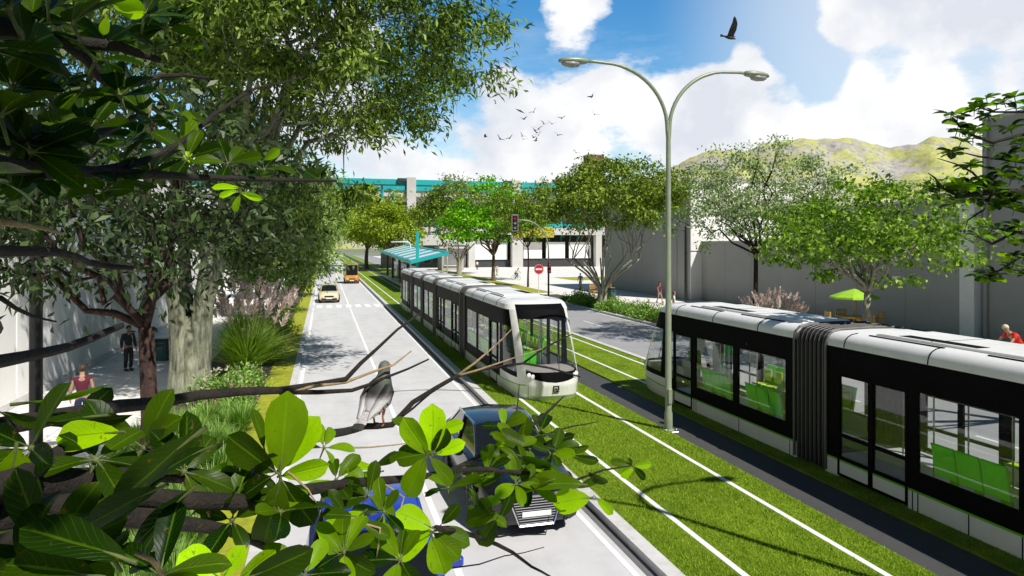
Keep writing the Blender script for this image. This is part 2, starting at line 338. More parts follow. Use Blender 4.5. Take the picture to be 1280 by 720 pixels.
# ------------------------------------------------------------------ light, sky, camera
SUNV = Vector((.43, -.745, 1.0)).normalized()          # towards the sun
ELEV = math.asin(SUNV.z); AZ = math.atan2(SUNV.x, SUNV.y)
def make_world():
    w = bpy.data.worlds.new("World"); scene.world = w; w.use_nodes = True
    n = w.node_tree; bg = n.nodes["Background"]
    sky = N(n, "ShaderNodeTexSky", sky_type="NISHITA")
    sky.sun_disc = False; sky.sun_elevation = ELEV; sky.sun_rotation = AZ
    sky.air_density = 1.3; sky.dust_density = .6; sky.ozone_density = 2.5; sky.altitude = 400
    hs = N(n, "ShaderNodeHueSaturation"); hs.inputs["Saturation"].default_value = 1.45; hs.inputs["Value"].default_value = 1.0
    n.links.new(sky.outputs[0], hs.inputs["Color"])
    tc = N(n, "ShaderNodeTexCoord"); d = tc.outputs["Generated"]
    # cumulus banks: noise on the sky directions, thick where the cloud banks stand
    mp = N(n, "ShaderNodeMapping"); mp.inputs["Scale"].default_value = (1, 1, 1.9); mp.inputs["Location"].default_value = (.37, .11, .05)
    n.links.new(d, mp.inputs[0])
    t = N(n, "ShaderNodeTexNoise"); t.inputs["Scale"].default_value = 5.0; t.inputs["Detail"].default_value = 12; t.inputs["Roughness"].default_value = .61
    n.links.new(mp.outputs[0], t.inputs["Vector"])
    t2 = N(n, "ShaderNodeTexNoise"); t2.inputs["Scale"].default_value = 6.5; t2.inputs["Detail"].default_value = 5; t2.inputs["Roughness"].default_value = .55
    mp2 = N(n, "ShaderNodeMapping"); mp2.inputs["Location"].default_value = (5.2, 1.1, .4); n.links.new(d, mp2.inputs[0]); n.links.new(mp2.outputs[0], t2.inputs["Vector"])
    def dirv(px, py): return (at(px, py, 100) - Vector((0, 0, CH))).normalized()
    acc = None
    #            px   py   half-width(deg)  amount
    for px, py, wd, am in ((722,4,3.6,.28),(690,140,6,.17),(850,105,6,.27),(955,66,2.4,.28),(1000,170,8,.17),(1110,168,5.5,.36),(1190,160,4.5,.30),(1030,165,5,.22),(640,215,8,.15),(800,205,10,.16),
                           (1120,5,6,.27),(1210,10,8,.27),(1300,40,8,.22),(1060,16,3,.18),(480,170,14,.14),(350,60,12,.12),(840,25,6,-.26),(1000,100,3.2,-.22),(1080,98,4,-.34),(1160,100,4,-.30),(1235,115,4,-.26),(985,25,3.4,-.28),(590,60,8,-.14),(700,60,4,-.12)):
        v = dirv(px, py)
        dp = N(n, "ShaderNodeVectorMath", operation="DOT_PRODUCT"); dp.inputs[1].default_value = v; n.links.new(d, dp.inputs[0])
        mr = N(n, "ShaderNodeMapRange", interpolation_type="SMOOTHSTEP")
        mr.inputs["From Min"].default_value = math.cos(math.radians(wd * 1.25)); mr.inputs["From Max"].default_value = math.cos(math.radians(wd * .25))
        mr.inputs["To Min"].default_value = 0; mr.inputs["To Max"].default_value = am
        n.links.new(dp.outputs["Value"], mr.inputs["Value"])
        if acc is None: acc = mr.outputs[0]
        else:
            mx = N(n, "ShaderNodeMath", operation="ADD"); n.links.new(acc, mx.inputs[0]); n.links.new(mr.outputs[0], mx.inputs[1]); acc = mx.outputs[0]
    ad = N(n, "ShaderNodeMath", operation="ADD"); n.links.new(acc, ad.inputs[0]); n.links.new(t.outputs["Fac"], ad.inputs[1])
    mask = ramp(n, [(.615, (0,0,0)), (.67, (.45,.45,.45)), (.71, (.9,.9,.9)), (.77, (1,1,1))], ad.outputs[0])
    shade = ramp(n, [(.36, (.74,.77,.85)), (.54, (1.02,1.02,1.02))], t2.outputs["Fac"])
    cl = N(n, "ShaderNodeVectorMath", operation="SCALE"); cl.inputs["Scale"].default_value = CLOUD; n.links.new(shade.outputs[0], cl.inputs[0])
    # sky scaled up ahead and dimmed overhead and behind to cut fill light
    fd = N(n, "ShaderNodeVectorMath", operation="DOT_PRODUCT"); fd.inputs[1].default_value = FW; n.links.new(d, fd.inputs[0])
    dm = N(n, "ShaderNodeMapRange", interpolation_type="SMOOTHSTEP"); dm.inputs["From Min"].default_value = .1; dm.inputs["From Max"].default_value = .85; dm.inputs["To Min"].default_value = .32; dm.inputs["To Max"].default_value = 2.5
    n.links.new(fd.outputs["Value"], dm.inputs["Value"])
    sk = N(n, "ShaderNodeVectorMath", operation="SCALE"); n.links.new(hs.outputs[0], sk.inputs[0]); n.links.new(dm.outputs[0], sk.inputs["Scale"])
    # thin high cloud, low bright haze, and a sun glow painted towards the upper right
    mp3 = N(n, "ShaderNodeMapping"); mp3.inputs["Scale"].default_value = (1.2, 1.2, 5.0); mp3.inputs["Rotation"].default_value = (.25, .12, 0); n.links.new(d, mp3.inputs[0])
    t3 = N(n, "ShaderNodeTexNoise"); t3.inputs["Scale"].default_value = 3.0; t3.inputs["Detail"].default_value = 8; t3.inputs["Roughness"].default_value = .65; n.links.new(mp3.outputs[0], t3.inputs["Vector"])
    ci = ramp(n, [(.48, (0,0,0)), (.80, (.28,.28,.28))], t3.outputs["Fac"])
    gd = N(n, "ShaderNodeVectorMath", operation="DOT_PRODUCT"); gd.inputs[1].default_value = dirv(1240, -20); n.links.new(d, gd.inputs[0])
    gm = N(n, "ShaderNodeMapRange", interpolation_type="SMOOTHSTEP"); gm.inputs["From Min"].default_value = math.cos(math.radians(23)); gm.inputs["From Max"].default_value = 1; gm.inputs["To Max"].default_value = .62; n.links.new(gd.outputs["Value"], gm.inputs["Value"])
    sz = N(n, "ShaderNodeSeparateXYZ"); n.links.new(d, sz.inputs[0])
    hz = N(n, "ShaderNodeMapRange", interpolation_type="SMOOTHSTEP"); hz.inputs["From Min"].default_value = .30; hz.inputs["From Max"].default_value = .0; hz.inputs["To Min"].default_value = 0; hz.inputs["To Max"].default_value = .38; n.links.new(sz.outputs["Z"], hz.inputs["Value"])
    m1 = N(n, "ShaderNodeMath", operation="MAXIMUM"); n.links.new(ci.outputs[0], m1.inputs[0]); n.links.new(gm.outputs[0], m1.inputs[1])
    m2 = N(n, "ShaderNodeMath", operation="MAXIMUM"); n.links.new(m1.outputs[0], m2.inputs[0]); n.links.new(hz.outputs[0], m2.inputs[1])
    m3 = N(n, "ShaderNodeMath", operation="MULTIPLY"); n.links.new(m2.outputs[0], m3.inputs[0])
    m4 = N(n, "ShaderNodeMapRange"); m4.inputs["From Min"].default_value = .2; m4.inputs["From Max"].default_value = .6; n.links.new(fd.outputs["Value"], m4.inputs["Value"]); n.links.new(m4.outputs[0], m3.inputs[1])
    hazy = mix_rgb(n, sk.outputs[0], (CLOUD*.93, CLOUD*.98, CLOUD*1.03), m3.outputs[0])
    n.links.new(mix_rgb(n, hazy, cl.outputs[0], mask.outputs[0]), bg.inputs[0])
    bg.inputs[1].default_value = SKY_STRENGTH
SKY_STRENGTH = .06
CLOUD = 17.0
make_world()
sd = bpy.data.lights.new("sun", "SUN"); sd.energy = 5.0; sd.angle = math.radians(.5); sd.color = (1, .96, .89)
so = bpy.data.objects.new("sun", sd); COL.objects.link(so); so.rotation_euler = (-SUNV).to_track_quat("-Z", "Y").to_euler()
so.location = (10, -20, 40)
cd = bpy.data.cameras.new("camera"); cam = bpy.data.objects.new("camera", cd); COL.objects.link(cam)
cam.location = (0, 0, CH); cam.rotation_euler = (PI/2, 0, -YAW)
cd.sensor_width = 36; cd.lens = 36 * F / 1280; cd.shift_y = -(360 - HZ) / 1280; cd.clip_start = .05; cd.clip_end = 6000
scene.camera = cam
scene.view_settings.view_transform = "Standard"; scene.view_settings.look = "None"; scene.view_settings.exposure = 0; scene.view_settings.gamma = 1
scene.cycles.use_denoising = True
scene.cycles.max_bounces = 8; scene.cycles.transparent_max_bounces = 24; scene.cycles.diffuse_bounces = 3; scene.cycles.glossy_bounces = 3
scene.cycles.caustics_reflective = False; scene.cycles.caustics_refractive = False; scene.cycles.sample_clamp_indirect = 4

# ------------------------------------------------------------------ ground, roads, track
def slab(name, x0, x1, y0, y1, z0, z1, m):
    b = MB(); b.box(x0, x1, y0, y1, z0, z1); return struct(b.build(name, m))
def sheet(name, x0, x1, y0, y1, z, m):
    b = MB(); b.quad((x0,y0,z),(x1,y0,z),(x1,y1,z),(x0,y1,z)); return struct(b.build(name, m))
Y0, Y1 = -22, 330
sheet("ground", -2500, 2500, -600, 3500, -.03, M["far_ground"])
sheet("road", -.95, 4.86, Y0, Y1, 0, M["concrete_road"])
sheet("road", 13.36, 19.6, Y0, Y1, 0, M["grey_road"])
slab("pavement", -26, -4.6, Y0, Y1, -.02, .10, M["paving"])
slab("pavement", 22.2, 60, Y0, 64, -.02, .12, M["paving"])
slab("pavement", 19.86, 60, 64.0, 300, -.02, .121, M["paving"])
slab("planting_soil", -4.6, -2.0, Y0, Y1, -.02, .09, M["soil"])
slab("verge", -2.0, -1.16, Y0, Y1, -.02, .10, M["verge"])
slab("kerb", -1.16, -.95, Y0, Y1, -.02, .12, M["kerb"])
slab("planting_soil", 19.86, 22.2, Y0, 64, -.02, .10, M["soil"])
slab("kerb", 19.6, 19.86, Y0, Y1, -.02, .13, M["kerb"])
slab("kerb", 4.86, 5.12, Y0, Y1, -.02, .14, M["kerb"])
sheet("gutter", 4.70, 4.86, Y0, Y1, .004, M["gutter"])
slab("turf_track", 5.12, 8.75, Y0, Y1, -.02, .11, M["turf"])
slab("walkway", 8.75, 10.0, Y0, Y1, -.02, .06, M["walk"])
slab("turf_track", 10.0, 13.1, Y0, Y1, -.02, .11, M["turf"])
slab("kerb", 13.1, 13.36, Y0, Y1, -.02, .14, M["kerb"])
b = MB()
for x in (6.0, 8.03, 10.97, 12.6): b.box(x-.055, x+.055, Y0, Y1, .10, .118)
struct(b.build("rail_strip", M["white_line"]))
b = MB()
b.box(1.92, 2.04, Y0, 55.6, .001, .004); b.box(1.92, 2.04, 59.2, 300, .001, .004)
b.box(-.86, -.74, Y0, 55.6, .001, .004); b.box(-.86, -.74, 59.2, 300, .001, .004)
b.box(4.50, 4.60, Y0, 300, .001, .004)
for k in range(7):
    x = -.55 + k * .76; b.box(x, x+.42, 56, 58.8, .001, .004)
for k in range(22): b.box(16.4, 16.5, -10 + k*7, -7 + k*7, .001, .004)
b.box(13.5, 13.6, Y0, 300, .001, .004); b.box(19.35, 19.45, Y0, 300, .001, .004)
struct(b.build("road_marking", M["white_line"]))
b = MB()                                             # paving joints of the plaza, thin dark grooves
for k in range(70): b.box(-22, -4.62, -2 + k*1.8, -1.988 + k*1.8, .0985, .1015)
for k in range(9): b.box(-22 + k*1.9, -21.988 + k*1.9, -10, 130, .0985, .1018)
struct(b.build("paving_joint", M["gutter"]))

# turf blades close to the camera
def blades(name, n, x0, x1, y0, y1, z, h, w, m, seed, avoid=()):
    r = np.random.default_rng(seed)
    u = r.random(n); y = y0 + (y1-y0)*u**1.6; x = x0 + (x1-x0)*r.random(n)
    keep = np.ones(n, bool)
    for a, c in avoid: keep &= ~((x > a) & (x < c))
    x, y = x[keep], y[keep]; n = len(x)
    a = r.random(n)*2*PI; hh = h*(.5 + r.random(n)); ww = w*(.6 + .8*r.random(n)) * (1 + (y-y0)/(y1-y0))
    lean = hh*(.2+.9*r.random(n)); la = r.random(n)*2*PI
    V = np.empty((n,3,3)); dx, dy = np.cos(a)*ww, np.sin(a)*ww
    V[:,0] = np.stack([x-dx, y-dy, np.full(n, z)],1); V[:,1] = np.stack([x+dx, y+dy, np.full(n, z)],1)
    V[:,2] = np.stack([x+np.cos(la)*lean, y+np.sin(la)*lean, z+hh],1)
    return leaves_obj(name, V.reshape(-1,3), np.arange(3*n).reshape(-1,3), m)
RAILS = [(x-.09, x+.09) for x in (6.0, 8.03, 10.97, 12.6)]
tag(blades("lawn_grass", 120000, 5.13, 8.72, 6.5, 34, .105, .045, .006, M["blade"], 1, RAILS), "short yellow green grass between the tram rails", "grass", kind="stuff")
tag(blades("lawn_grass", 30000, 10.02, 13.08, 6, 36, .105, .04, .006, M["blade"], 2, RAILS), "short grass along the right hand tram track", "grass", kind="stuff")

# hills behind the town
def hills():
    nx, ny = 320, 84
    prof = [(60,40),(430,45),(700,62),(800,82),(815,86),(850,97),(880,111),(930,117),(1000,126),(1056,131),(1090,121),(1112,112),(1130,114),(1165,127),(1200,122),(1230,115),(1300,122),(1400,120),(1800,80)]
    xs = np.linspace(60, 1800, nx); hp = np.interp(xs, [p[0] for p in prof], [p[1] for p in prof])
    V = []; Fc = []
    for j in range(ny):
        t = j / (ny-1)
        for i in range(nx):
            dist = 820 + 520 * t
            q = (xs[i]-640)/F
            base = FW*dist + RT*(q*dist)
            rise = min(1, (t/.62))**1.15 if t < .62 else max(0, 1-((t-.62)/.38)**2)
            nz = mnoise.ridged_multi_fractal(Vector((base.x*.006, base.y*.006, 3.3)), 1.0, 2.1, 6, 1.0, 2.0)
            n2 = mnoise.fractal(Vector((base.x*.02, base.y*.02, 7.7)), 1.0, 2.0, 5)
            gul = mnoise.ridged_multi_fractal(Vector((base.x*.014, base.y*.005, 9.1)), .9, 2.2, 7, 1.0, 2.0)
            h = rise*(hp[i]/F*1225 + 6)*(.97+.05*(nz-.9)) + rise*(.35+1.6*(1-rise))*15*(gul-1.0) + n2*4*rise
            V.append((base.x, base.y, max(h, -1) - 2))
    for j in range(ny-1):
        for i in range(nx-1):
            a = j*nx+i; Fc.append((a, a+1, a+nx+1, a+nx))
    m, n, b = nt("hill_slopes")
    t1 = noise_tex(n, .022, 9, .72); t2 = noise_tex(n, .10, 8, .75); g = N(n, "ShaderNodeNewGeometry")
    gr = ramp(n, [(.3, (.30,.34,.11)), (.55, (.52,.53,.20)), (.75, (.62,.61,.38))], t2.outputs["Fac"])  # slope colours lightened to paint in the haze
    rk = ramp(n, [(.3, (.20,.19,.18)), (.7, (.62,.60,.57))], t2.outputs["Fac"])
    n.links.new(mix_rgb(n, gr.outputs[0], rk.outputs[0], ramp(n, [(.47, (0,0,0)), (.56, (1,1,1))], t1.outputs["Fac"]).outputs[0]), b.inputs["Base Color"])
    b.inputs["Roughness"].default_value = 1; b.inputs["Specular IOR Level"].default_value = 0
    mb = MB(); mb.v = V; mb.f = Fc; mb.mi = [0]*len(Fc)
    struct(mb.build("hills", m, smooth=True))
hills()
# ------------------------------------------------------------------ trams (local: nose at y=0, body towards +y)
HW = 1.15
def cove(s=1):
    return [(HW,2.79),(1.142,2.87),(1.11,2.95),(1.05,3.015),(.96,3.06),(.80,3.085)]
def tram_nose(root, flip, L):
    """front of the tram; flip puts it on the far end"""
    Mx = Matrix.Identity(4) if not flip else Matrix.Translation((0, L, 0)) @ Matrix.Rotation(PI, 4, 'Z')
    yb, ex = 2.6, 3.1
    ZF = [.06,.22,.50,.54,.56,.63,.95,1.33,1.72,2.12,2.50,2.79,2.95,3.02,3.06,3.085,3.10]
    ZS = [.06,.22,.46,.50,.58,.70,.86,1.20,1.55,1.90,2.25,2.79,2.95,3.02,3.06,3.085,3.10]
    def y0(z): return float(np.interp(z, [.06,.2,.4,.6,.95,1.7,2.5,2.79,3.0,3.06,3.1], [.16,.05,.01,.0,.10,.62,1.25,1.50,1.85,2.05,2.3]))
    def aw(z): return float(np.interp(z, [.06,.3,2.79,2.87,2.95,3.015,3.06,3.085,3.10], [1.10,HW,HW,1.142,1.11,1.05,.96,.80,.45]))
    TH = [-90,-86,-82,-76,-70,-65,-60,-57,-54,-50,-46,-42,-39,-36,-30,-24,-18,-12,-6,0]; TH = TH + [-t for t in TH[:-1]][::-1]
    def P(th, lv):
        t = abs(th); u = min(1, max(0, (t-39)/(57-39))); u = u*u*(3-2*u)
        z = ZF[lv]*(1-u) + ZS[lv]*u
        if lv == 5: z += .16*min(1, t/39.)*(1-u)            # black mask dips in the middle
        c, s = math.cos(math.radians(t)), math.sin(math.radians(t))
        x = aw(z)*(s**(2/ex)) if t > 0 else 0.0
        y = yb - (yb - y0(z))*(max(c,0)**(2/ex) if t < 90 else 0)
        if t >= 88 and z > .3: y = yb
        if lv in (2, 3) and t > 70: z -= .06*min(1, (t-70)/20)
        return Mx @ Vector((math.copysign(x, th), y, z))
    shell, green, black, screen = MB(), MB(), MB(), MB(); cabw = {1: MB(), -1: MB()}
    mask2 = MB(); sidep = {1: MB(), -1: MB()}; grn = {1: MB(), -1: MB()}
    for lv in range(len(ZF)-1):
        for i in range(len(TH)-1):
            tm = abs((TH[i]+TH[i+1])/2)
            q = [P(TH[i],lv), P(TH[i+1],lv), P(TH[i+1],lv+1), P(TH[i],lv+1)]
            pillar = 39 < tm < 57; front = tm < 39
            if lv == 2: dst = grn[1 if TH[i]+TH[i+1] > 0 else -1] if not front else shell
            elif lv <= 4 or lv >= 12: dst = shell
            elif pillar: dst = shell
            elif not front and 5 <= lv <= 10 and not (6 <= lv <= 9 and 57 < tm < 88): dst = sidep[1 if TH[i]+TH[i+1] > 0 else -1]
            elif 6 <= lv <= 9:
                dst = screen if front else (cabw[1 if TH[i]+TH[i+1] > 0 else -1] if 57 < tm < 88 else black)
            elif lv == 11 and not front: dst = shell
            else: dst = black if lv <= 9 else mask2
            dst.quad(*q)
    sh = shell.build("front_fairing", M["tram_white"], root, smooth=True)
    for s in (1, -1): grn[s].build("green_stripe", M["tram_green"], sh, smooth=True); sidep[s].build("cab_side_panel", M["tram_black"], root, smooth=True)
    black.build("front_mask", M["tram_black"], root, smooth=True); mask2.build("destination_band", M["tram_black"], root, smooth=True)
    for s in (1, -1): pg_ = MB(); pg_.tube([P(s*36,k) for k in (0,1,2,3,4)], .008, 5); pg_.build("panel_gap", M["tram_black"], sh)
    ws = screen.build("windscreen", M["tram_screen"], root, smooth=True)
    wp = MB()
    wp.tube([P(2,6)+Mx.to_3x3()@Vector((0,-.03,0)), P(5,8)+Mx.to_3x3()@Vector((0,-.035,0)), P(1,9)+Mx.to_3x3()@Vector((0,-.03,.1))], .012, 6)
    wp.build("wiper", M["black_metal"], ws)
    for s in (1, -1): cabw[s].build("cab_window", M["tram_screen"], root, smooth=True)
    for s in (1, -1):
        for t, zz in ((33, .83), (26.5, .80)):
            c, sn = math.cos(math.radians(t)), math.sin(math.radians(t))
            y = yb - (yb - y0(zz))*c**(2/ex); x = s*aw(zz)*sn**(2/ex)
            h = MB(); h.lathe([(.001,.035),(.045,.03),(.075,.012),(.085,0),(.085,-.05)], 16, Mx @ Matrix.Translation((x, y-.005, zz)) @ Matrix.Rotation(PI/2, 4, 'X'))
            h.build("headlight", M["lamp_white"], root, smooth=True)
    e = MB()                                                    # square emblem with a bar under it
    def fr(x0, x1, z0, z1): e.box(x0, x1, -.014, .02, z0, z1, Mx)
    zz = .10
    for q in ((-.085,-.06,.335,.42),(.06,.085,.30,.42),(-.085,.085,.42,.44),(.0,.085,.30,.325),(-.03,.03,.35,.37),(-.085,-.03,.30,.325),(-.09,.09,.245,.265)): fr(q[0]*1.15, q[1]*1.15, q[2]+zz, q[3]+zz)
    e.build("emblem", M["black_metal"], root)
    c = MB()
    c.loft([[Mx @ Vector(p) for p in ((-w,y,.45),(w,y,.45),(w,y,z),(-w,y,z))] for y, z, w in ((.28,.90,.55),(.55,.95,.80),(.9,1.0,.92),(1.25,1.0,1.0),(1.35,.9,1.0))], True)
    c.build("dashboard", M["dash"], root)
    p = MB(); p.box(-1.05, -.45, 2.62, 2.67, .40, 1.8, Mx); p.build("cab_bulkhead", M["cab_green"], root)
    p = MB(); p.tube([Mx@Vector((.35,2.64,.4)), Mx@Vector((.35,2.64,2.7))], .04, 8); p.tube([Mx@Vector((-.75,2.1,.45)), Mx@Vector((-.75,2.1,.85))], .07, 8); p.build("cab_post", M["steel"], root)
    seat_at(root, Mx @ Matrix.Translation((-.35, 1.95, .40)) @ Matrix.Rotation(PI, 4, 'Z'))
def seat_at(root, Mt):
    s = MB()
    s.loft([[Mt@Vector((x, y+dy, z+dz)) for x, dy, dz in ((-.22,0,0),(.22,0,0),(.22,.012,.05),(-.22,.012,.05))] for y, z in ((-.24,.46),(-.20,.44),(.0,.42),(.18,.42))])
    s.loft([[Mt@Vector((x, y+dy, z)) for x, dy in ((-.22,0),(.22,0),(.22,.05),(-.22,.05))] for y, z in ((.17,.42),(.21,.62),(.24,.82),(.27,.96),(.29,1.0))])
    s.box(-.05, .05, -.02, .08, 0, .42, Mt)
    so_ = s.build("seat", M["seat_green"], root)
    c = MB(); c.bbox(-.19, .19, -.22, .15, .468, .50, .02, Mt); c.bbox(-.18,.18,.135,.185,.56,.90,.02,Mt); c.build("cushion", M["seat_yellow"], so_)
def tram_wall(root, y0, y1, ops, s):
    """one side of one module. ops: (ya, yb, kind)"""
    xo, xi = HW*s, (HW-.05)*s
    def bx(mb, a, b_, z0, z1, d=0): mb.box(min(xo+d*s,xi), max(xo+d*s,xi), a, b_, z0, z1)
    ops = sorted(ops); cur = y0; band = MB()
    segs = []
    for a, b_, k in ops: segs.append((cur, a, None)); segs.append((a, b_, k)); cur = b_
    segs.append((cur, y1, None))
    runs = []
    for a, b_, k in segs:
        if b_ - a < .005: continue
        bx(band, a, b_, 2.25, 2.79)
        if k == "door":
            d = MB()
            for (p, q, z0, z1) in ((a,a+.06,.10,2.25),(b_-.06,b_,.10,2.25),(a+.06,b_-.06,.10,.15),(a+.06,b_-.06,.44,.50),(a+.06,b_-.06,.92,.98),(a+.06,b_-.06,2.19,2.25)): bx(d, p, q, z0, z1, .012)
            do = d.build("door", M["tram_black"], root)
            d = MB(); bx(d, a+.062, b_-.062, .152, .398, .006); d.build("door_panel", M["tram_white"], do)
            d = MB(); bx(d, a+.062, b_-.062, .40, .438, .008); d.build("green_stripe", M["tram_green"], do)
            d = MB(); d.box(xo-.03*s-.004, xo-.03*s+.004, a+.06, b_-.06, .50, .92); d.build("lower_pane", M["tram_glass"], do)
            d = MB(); d.box(xo-.03*s-.004, xo-.03*s+.004, a+.06, b_-.06, .98, 2.19); d.build("upper_pane", M["tram_glass"], do)
        else:
            if runs and abs(runs[-1][1]-a) < .01: runs[-1][1] = b_
            else: runs.append([a, b_])
            bx(band, a, b_, .44, .79)
            if k == "window":
                g = MB(); g.box(xo-.02*s-.004, xo-.02*s+.004, a, b_, .79, 2.25); g.build("window", M["tram_glass"], root)
            else: bx(band, a, b_, .79, 2.25)
    band.build("side_band", M["tram_black"], root)
    for a, b_ in runs:
        d = MB(); bx(d, a, b_, .06, .40); sh = d.build("skirt_panel", M["tram_white"], root)
        d = MB(); bx(d, a, b_, .40, .44, .004); d.build("green_stripe", M["tram_green"], sh)
        if b_-a > .8:
            e = MB()
            for y in (a+.10, a+.22, (a+b_)/2+.05, b_-.22, b_-.10): e.box(min(s*(HW-.01), s*(HW+.002)), max(s*(HW-.01), s*(HW+.002)), y-.012, y+.012, .06, .398)
            e.build("panel_gap", M["tram_black"], sh)["kind"] = "stuff"
def make_tram(name, label):
    root = thing(name, label, "tram")
    mods = [(2.6,8.7),(9.65,16.6),(17.4,21.6),(22.4,26.6),(27.4,33.5)]; L = 36.1
    ops = [[(2.64,2.96,"window"),(3.0,4.1,"door"),(4.3,6.18,"window"),(6.42,8.32,"window")],
           [(10.02,10.92,"door"),(10.92,11.82,"door"),(12.05,13.92,"window"),(14.2,15.1,"door"),(15.1,16.0,"door")],
           [(17.75,19.35,"window"),(19.6,21.3,"window")],
           [(22.75,24.35,"window"),(24.6,26.3,"window")],
           [(27.75,28.65,"door"),(28.65,29.55,"door"),(29.75,31.2,"window"),(31.4,32.9,"window"),(33.1,33.46,"window")]]
    tram_nose(root, False, L); tram_nose(root, True, L)
    for mi, ((a, b_), op) in enumerate(zip(mods, ops)):
        for s in (1, -1): tram_wall(root, a, b_, op, s)
        r = MB(); sec = cove(); full = sec + [(0,3.10)] + [(-x, z) for x, z in sec[::-1]]
        under = [(-HW+.05,2.74),(HW-.05,2.74)]
        r.loft([[(x, y, z) for x, z in full + under] for y in (a, b_)], True)
        ro = r.build("roof", M["tram_roof"], root, angle=40)
        e = MB()
        for s in (1, -1):                                     # gaps across the white cove, slots on the roof
            for y in np.arange(a+.55, b_, 2.05):
                e.tube([(s*x*1.001, y, z+.004) for x, z in sec], .012, 6)
            for k, y in enumerate(np.arange(a+.9, b_-1.7, 2.6)):
                e.box(min(s*.80, s*.85), max(s*.80, s*.85), y, y+1.75, 3.07, 3.098)
        e.build("roof_slot", M["slot_dark"], ro)["kind"] = "stuff"
        u = MB()
        ua, ub = a + (.9 if mi else 1.2), b_ - .35
        u.loft([[(-.68,y0_,z),(.68,y0_,z),(.68,y1_,z),(-.68,y1_,z)] for y0_, y1_, z in ((ua, ub, 3.08), (ua+.03, ub-.03, 3.115), (ua+.12, ub-.12, 3.135))], True)
        uo = u.build("roof_cover", M["tram_roof"], ro)
        e = MB()
        for y in (ua+1.3, (ua+ub)/2+.4): e.box(-.66,.66,y,y+.018,3.128,3.139)
        e.box(.30,.60,ua+.5,ua+2.2,3.125,3.139)
        e.build("vent", M["slot_dark"], uo)["kind"] = "stuff"
        fl = MB(); fl.box(-HW+.05, HW-.05, a, b_, .30, .40)
        fl.build("floor", M["tram_floor"], root)
        ch = MB(); ch.box(-.95, .95, a+.1, b_-.1, .10, .30); ch.build("underframe", M["black_metal"], root)
        bays = [bb for bb in [(p, q) for p, q, k in op if k == "window"] if bb[1]-bb[0] > 1]
        for p, q in bays:
            for s in (1, -1):                                 # low inner lining below the windows
                ln = MB(); ln.box(min(s*(HW-.06), s*(HW-.11)), max(s*(HW-.06), s*(HW-.11)), p-.1, q+.1, .40, .74)
                ln.build("inner_lining", M["tram_floor"], root)
            for s in (1, -1):
                nb = int((q-p-.1)/.47)
                for k in range(nb):                            # bench seats along the wall, facing the aisle
                    yy = (p+q)/2 + (k-(nb-1)/2)*.475
                    seat_at(root, Matrix.Translation((s*.80, yy, .40)) @ Matrix.Rotation(-s*PI/2, 4, 'Z'))
        gp = MB()
        for y in np.arange(a+.5, b_-.2, 1.55):
            for s in (1, -1): gp.tube([(s*.42, y, .40), (s*.42, y, 2.74)], .017, 6)
        for s in (1, -1): gp.tube([(s*.42, a+.3, 2.05), (s*.42, b_-.3, 2.05)], .015, 6)
        gp.build("grab_pole", M["steel"], root)
    for (a, _), (c, _) in zip([(m[1], 0) for m in mods[:-1]], [(m[0], 0) for m in mods[1:]]):
        bl, ed = MB(), MB(); n = 7
        prof = [(HW-.01,.10),(HW,.6),(HW,2.75),(1.13,2.86),(1.09,2.96),(1.0,3.05),(.8,3.10),(0,3.12)]
        for k in range(n):
            y = a + (c-a)*(k+.5)/n; w = (c-a)/n*.36
            outer = [(x, z) for x, z in prof] + [(-x, z) for x, z in prof[::-1][1:]]
            inner = [(x*.90, min(z, 2.75)) for x, z in outer]
            for (o2, mb) in ((1.0, bl),):
                ring0 = [(x, y-w, z) for x, z in outer]; ring1 = [(x*1.012, y, z+.01) for x, z in outer]; ring2 = [(x, y+w, z) for x, z in outer]
                in2 = [(x, y+w, z) for x, z in inner]; in0 = [(x, y-w, z) for x, z in inner]
                m_ = len(outer)
                for A, B in ((in0, ring0), (ring0, ring1), (ring1, ring2), (ring2, in2)):
                    for j in range(m_-1): mb.quad(A[j], A[j+1], B[j+1], B[j])
            ed.tube([(x*1.013, y, z+.012) for x, z in outer], .011, 5)
        cr = [(x*.93, z*.985) for x, z in prof]; cr = cr + [(-x, z) for x, z in cr[::-1][1:]]
        bl.loft([[(x, y, z) for x, z in cr] for y in (a, c)], cap=False, closed=False)
        bl.box(-1.0, 1.0, a, c, .12, .40)
        bo = bl.build("bellows", M["bellows"], root); ed.build("bellows_rib", M["bellows_edge"], bo)
        co = MB()
        for y in (a-.035, c+.035):
            o = [(x*1.02, z+.012) for x, z in prof]; o = o + [(-x, z) for x, z in o[::-1][1:]]
            co.tube([(x, y, z) for x, z in o], .032, 6)
        co.build("gangway_frame", M["bellows_edge"], root)
    return root
tram_a = make_tram("tram", "white and black low floor tram facing the camera beside the left road")
tram_a.location = (7.0, 20.2, .05)
dup(tram_a, (11.62, 22.1, .05), PI, "white and black tram seen from its side, cut off by the right edge")
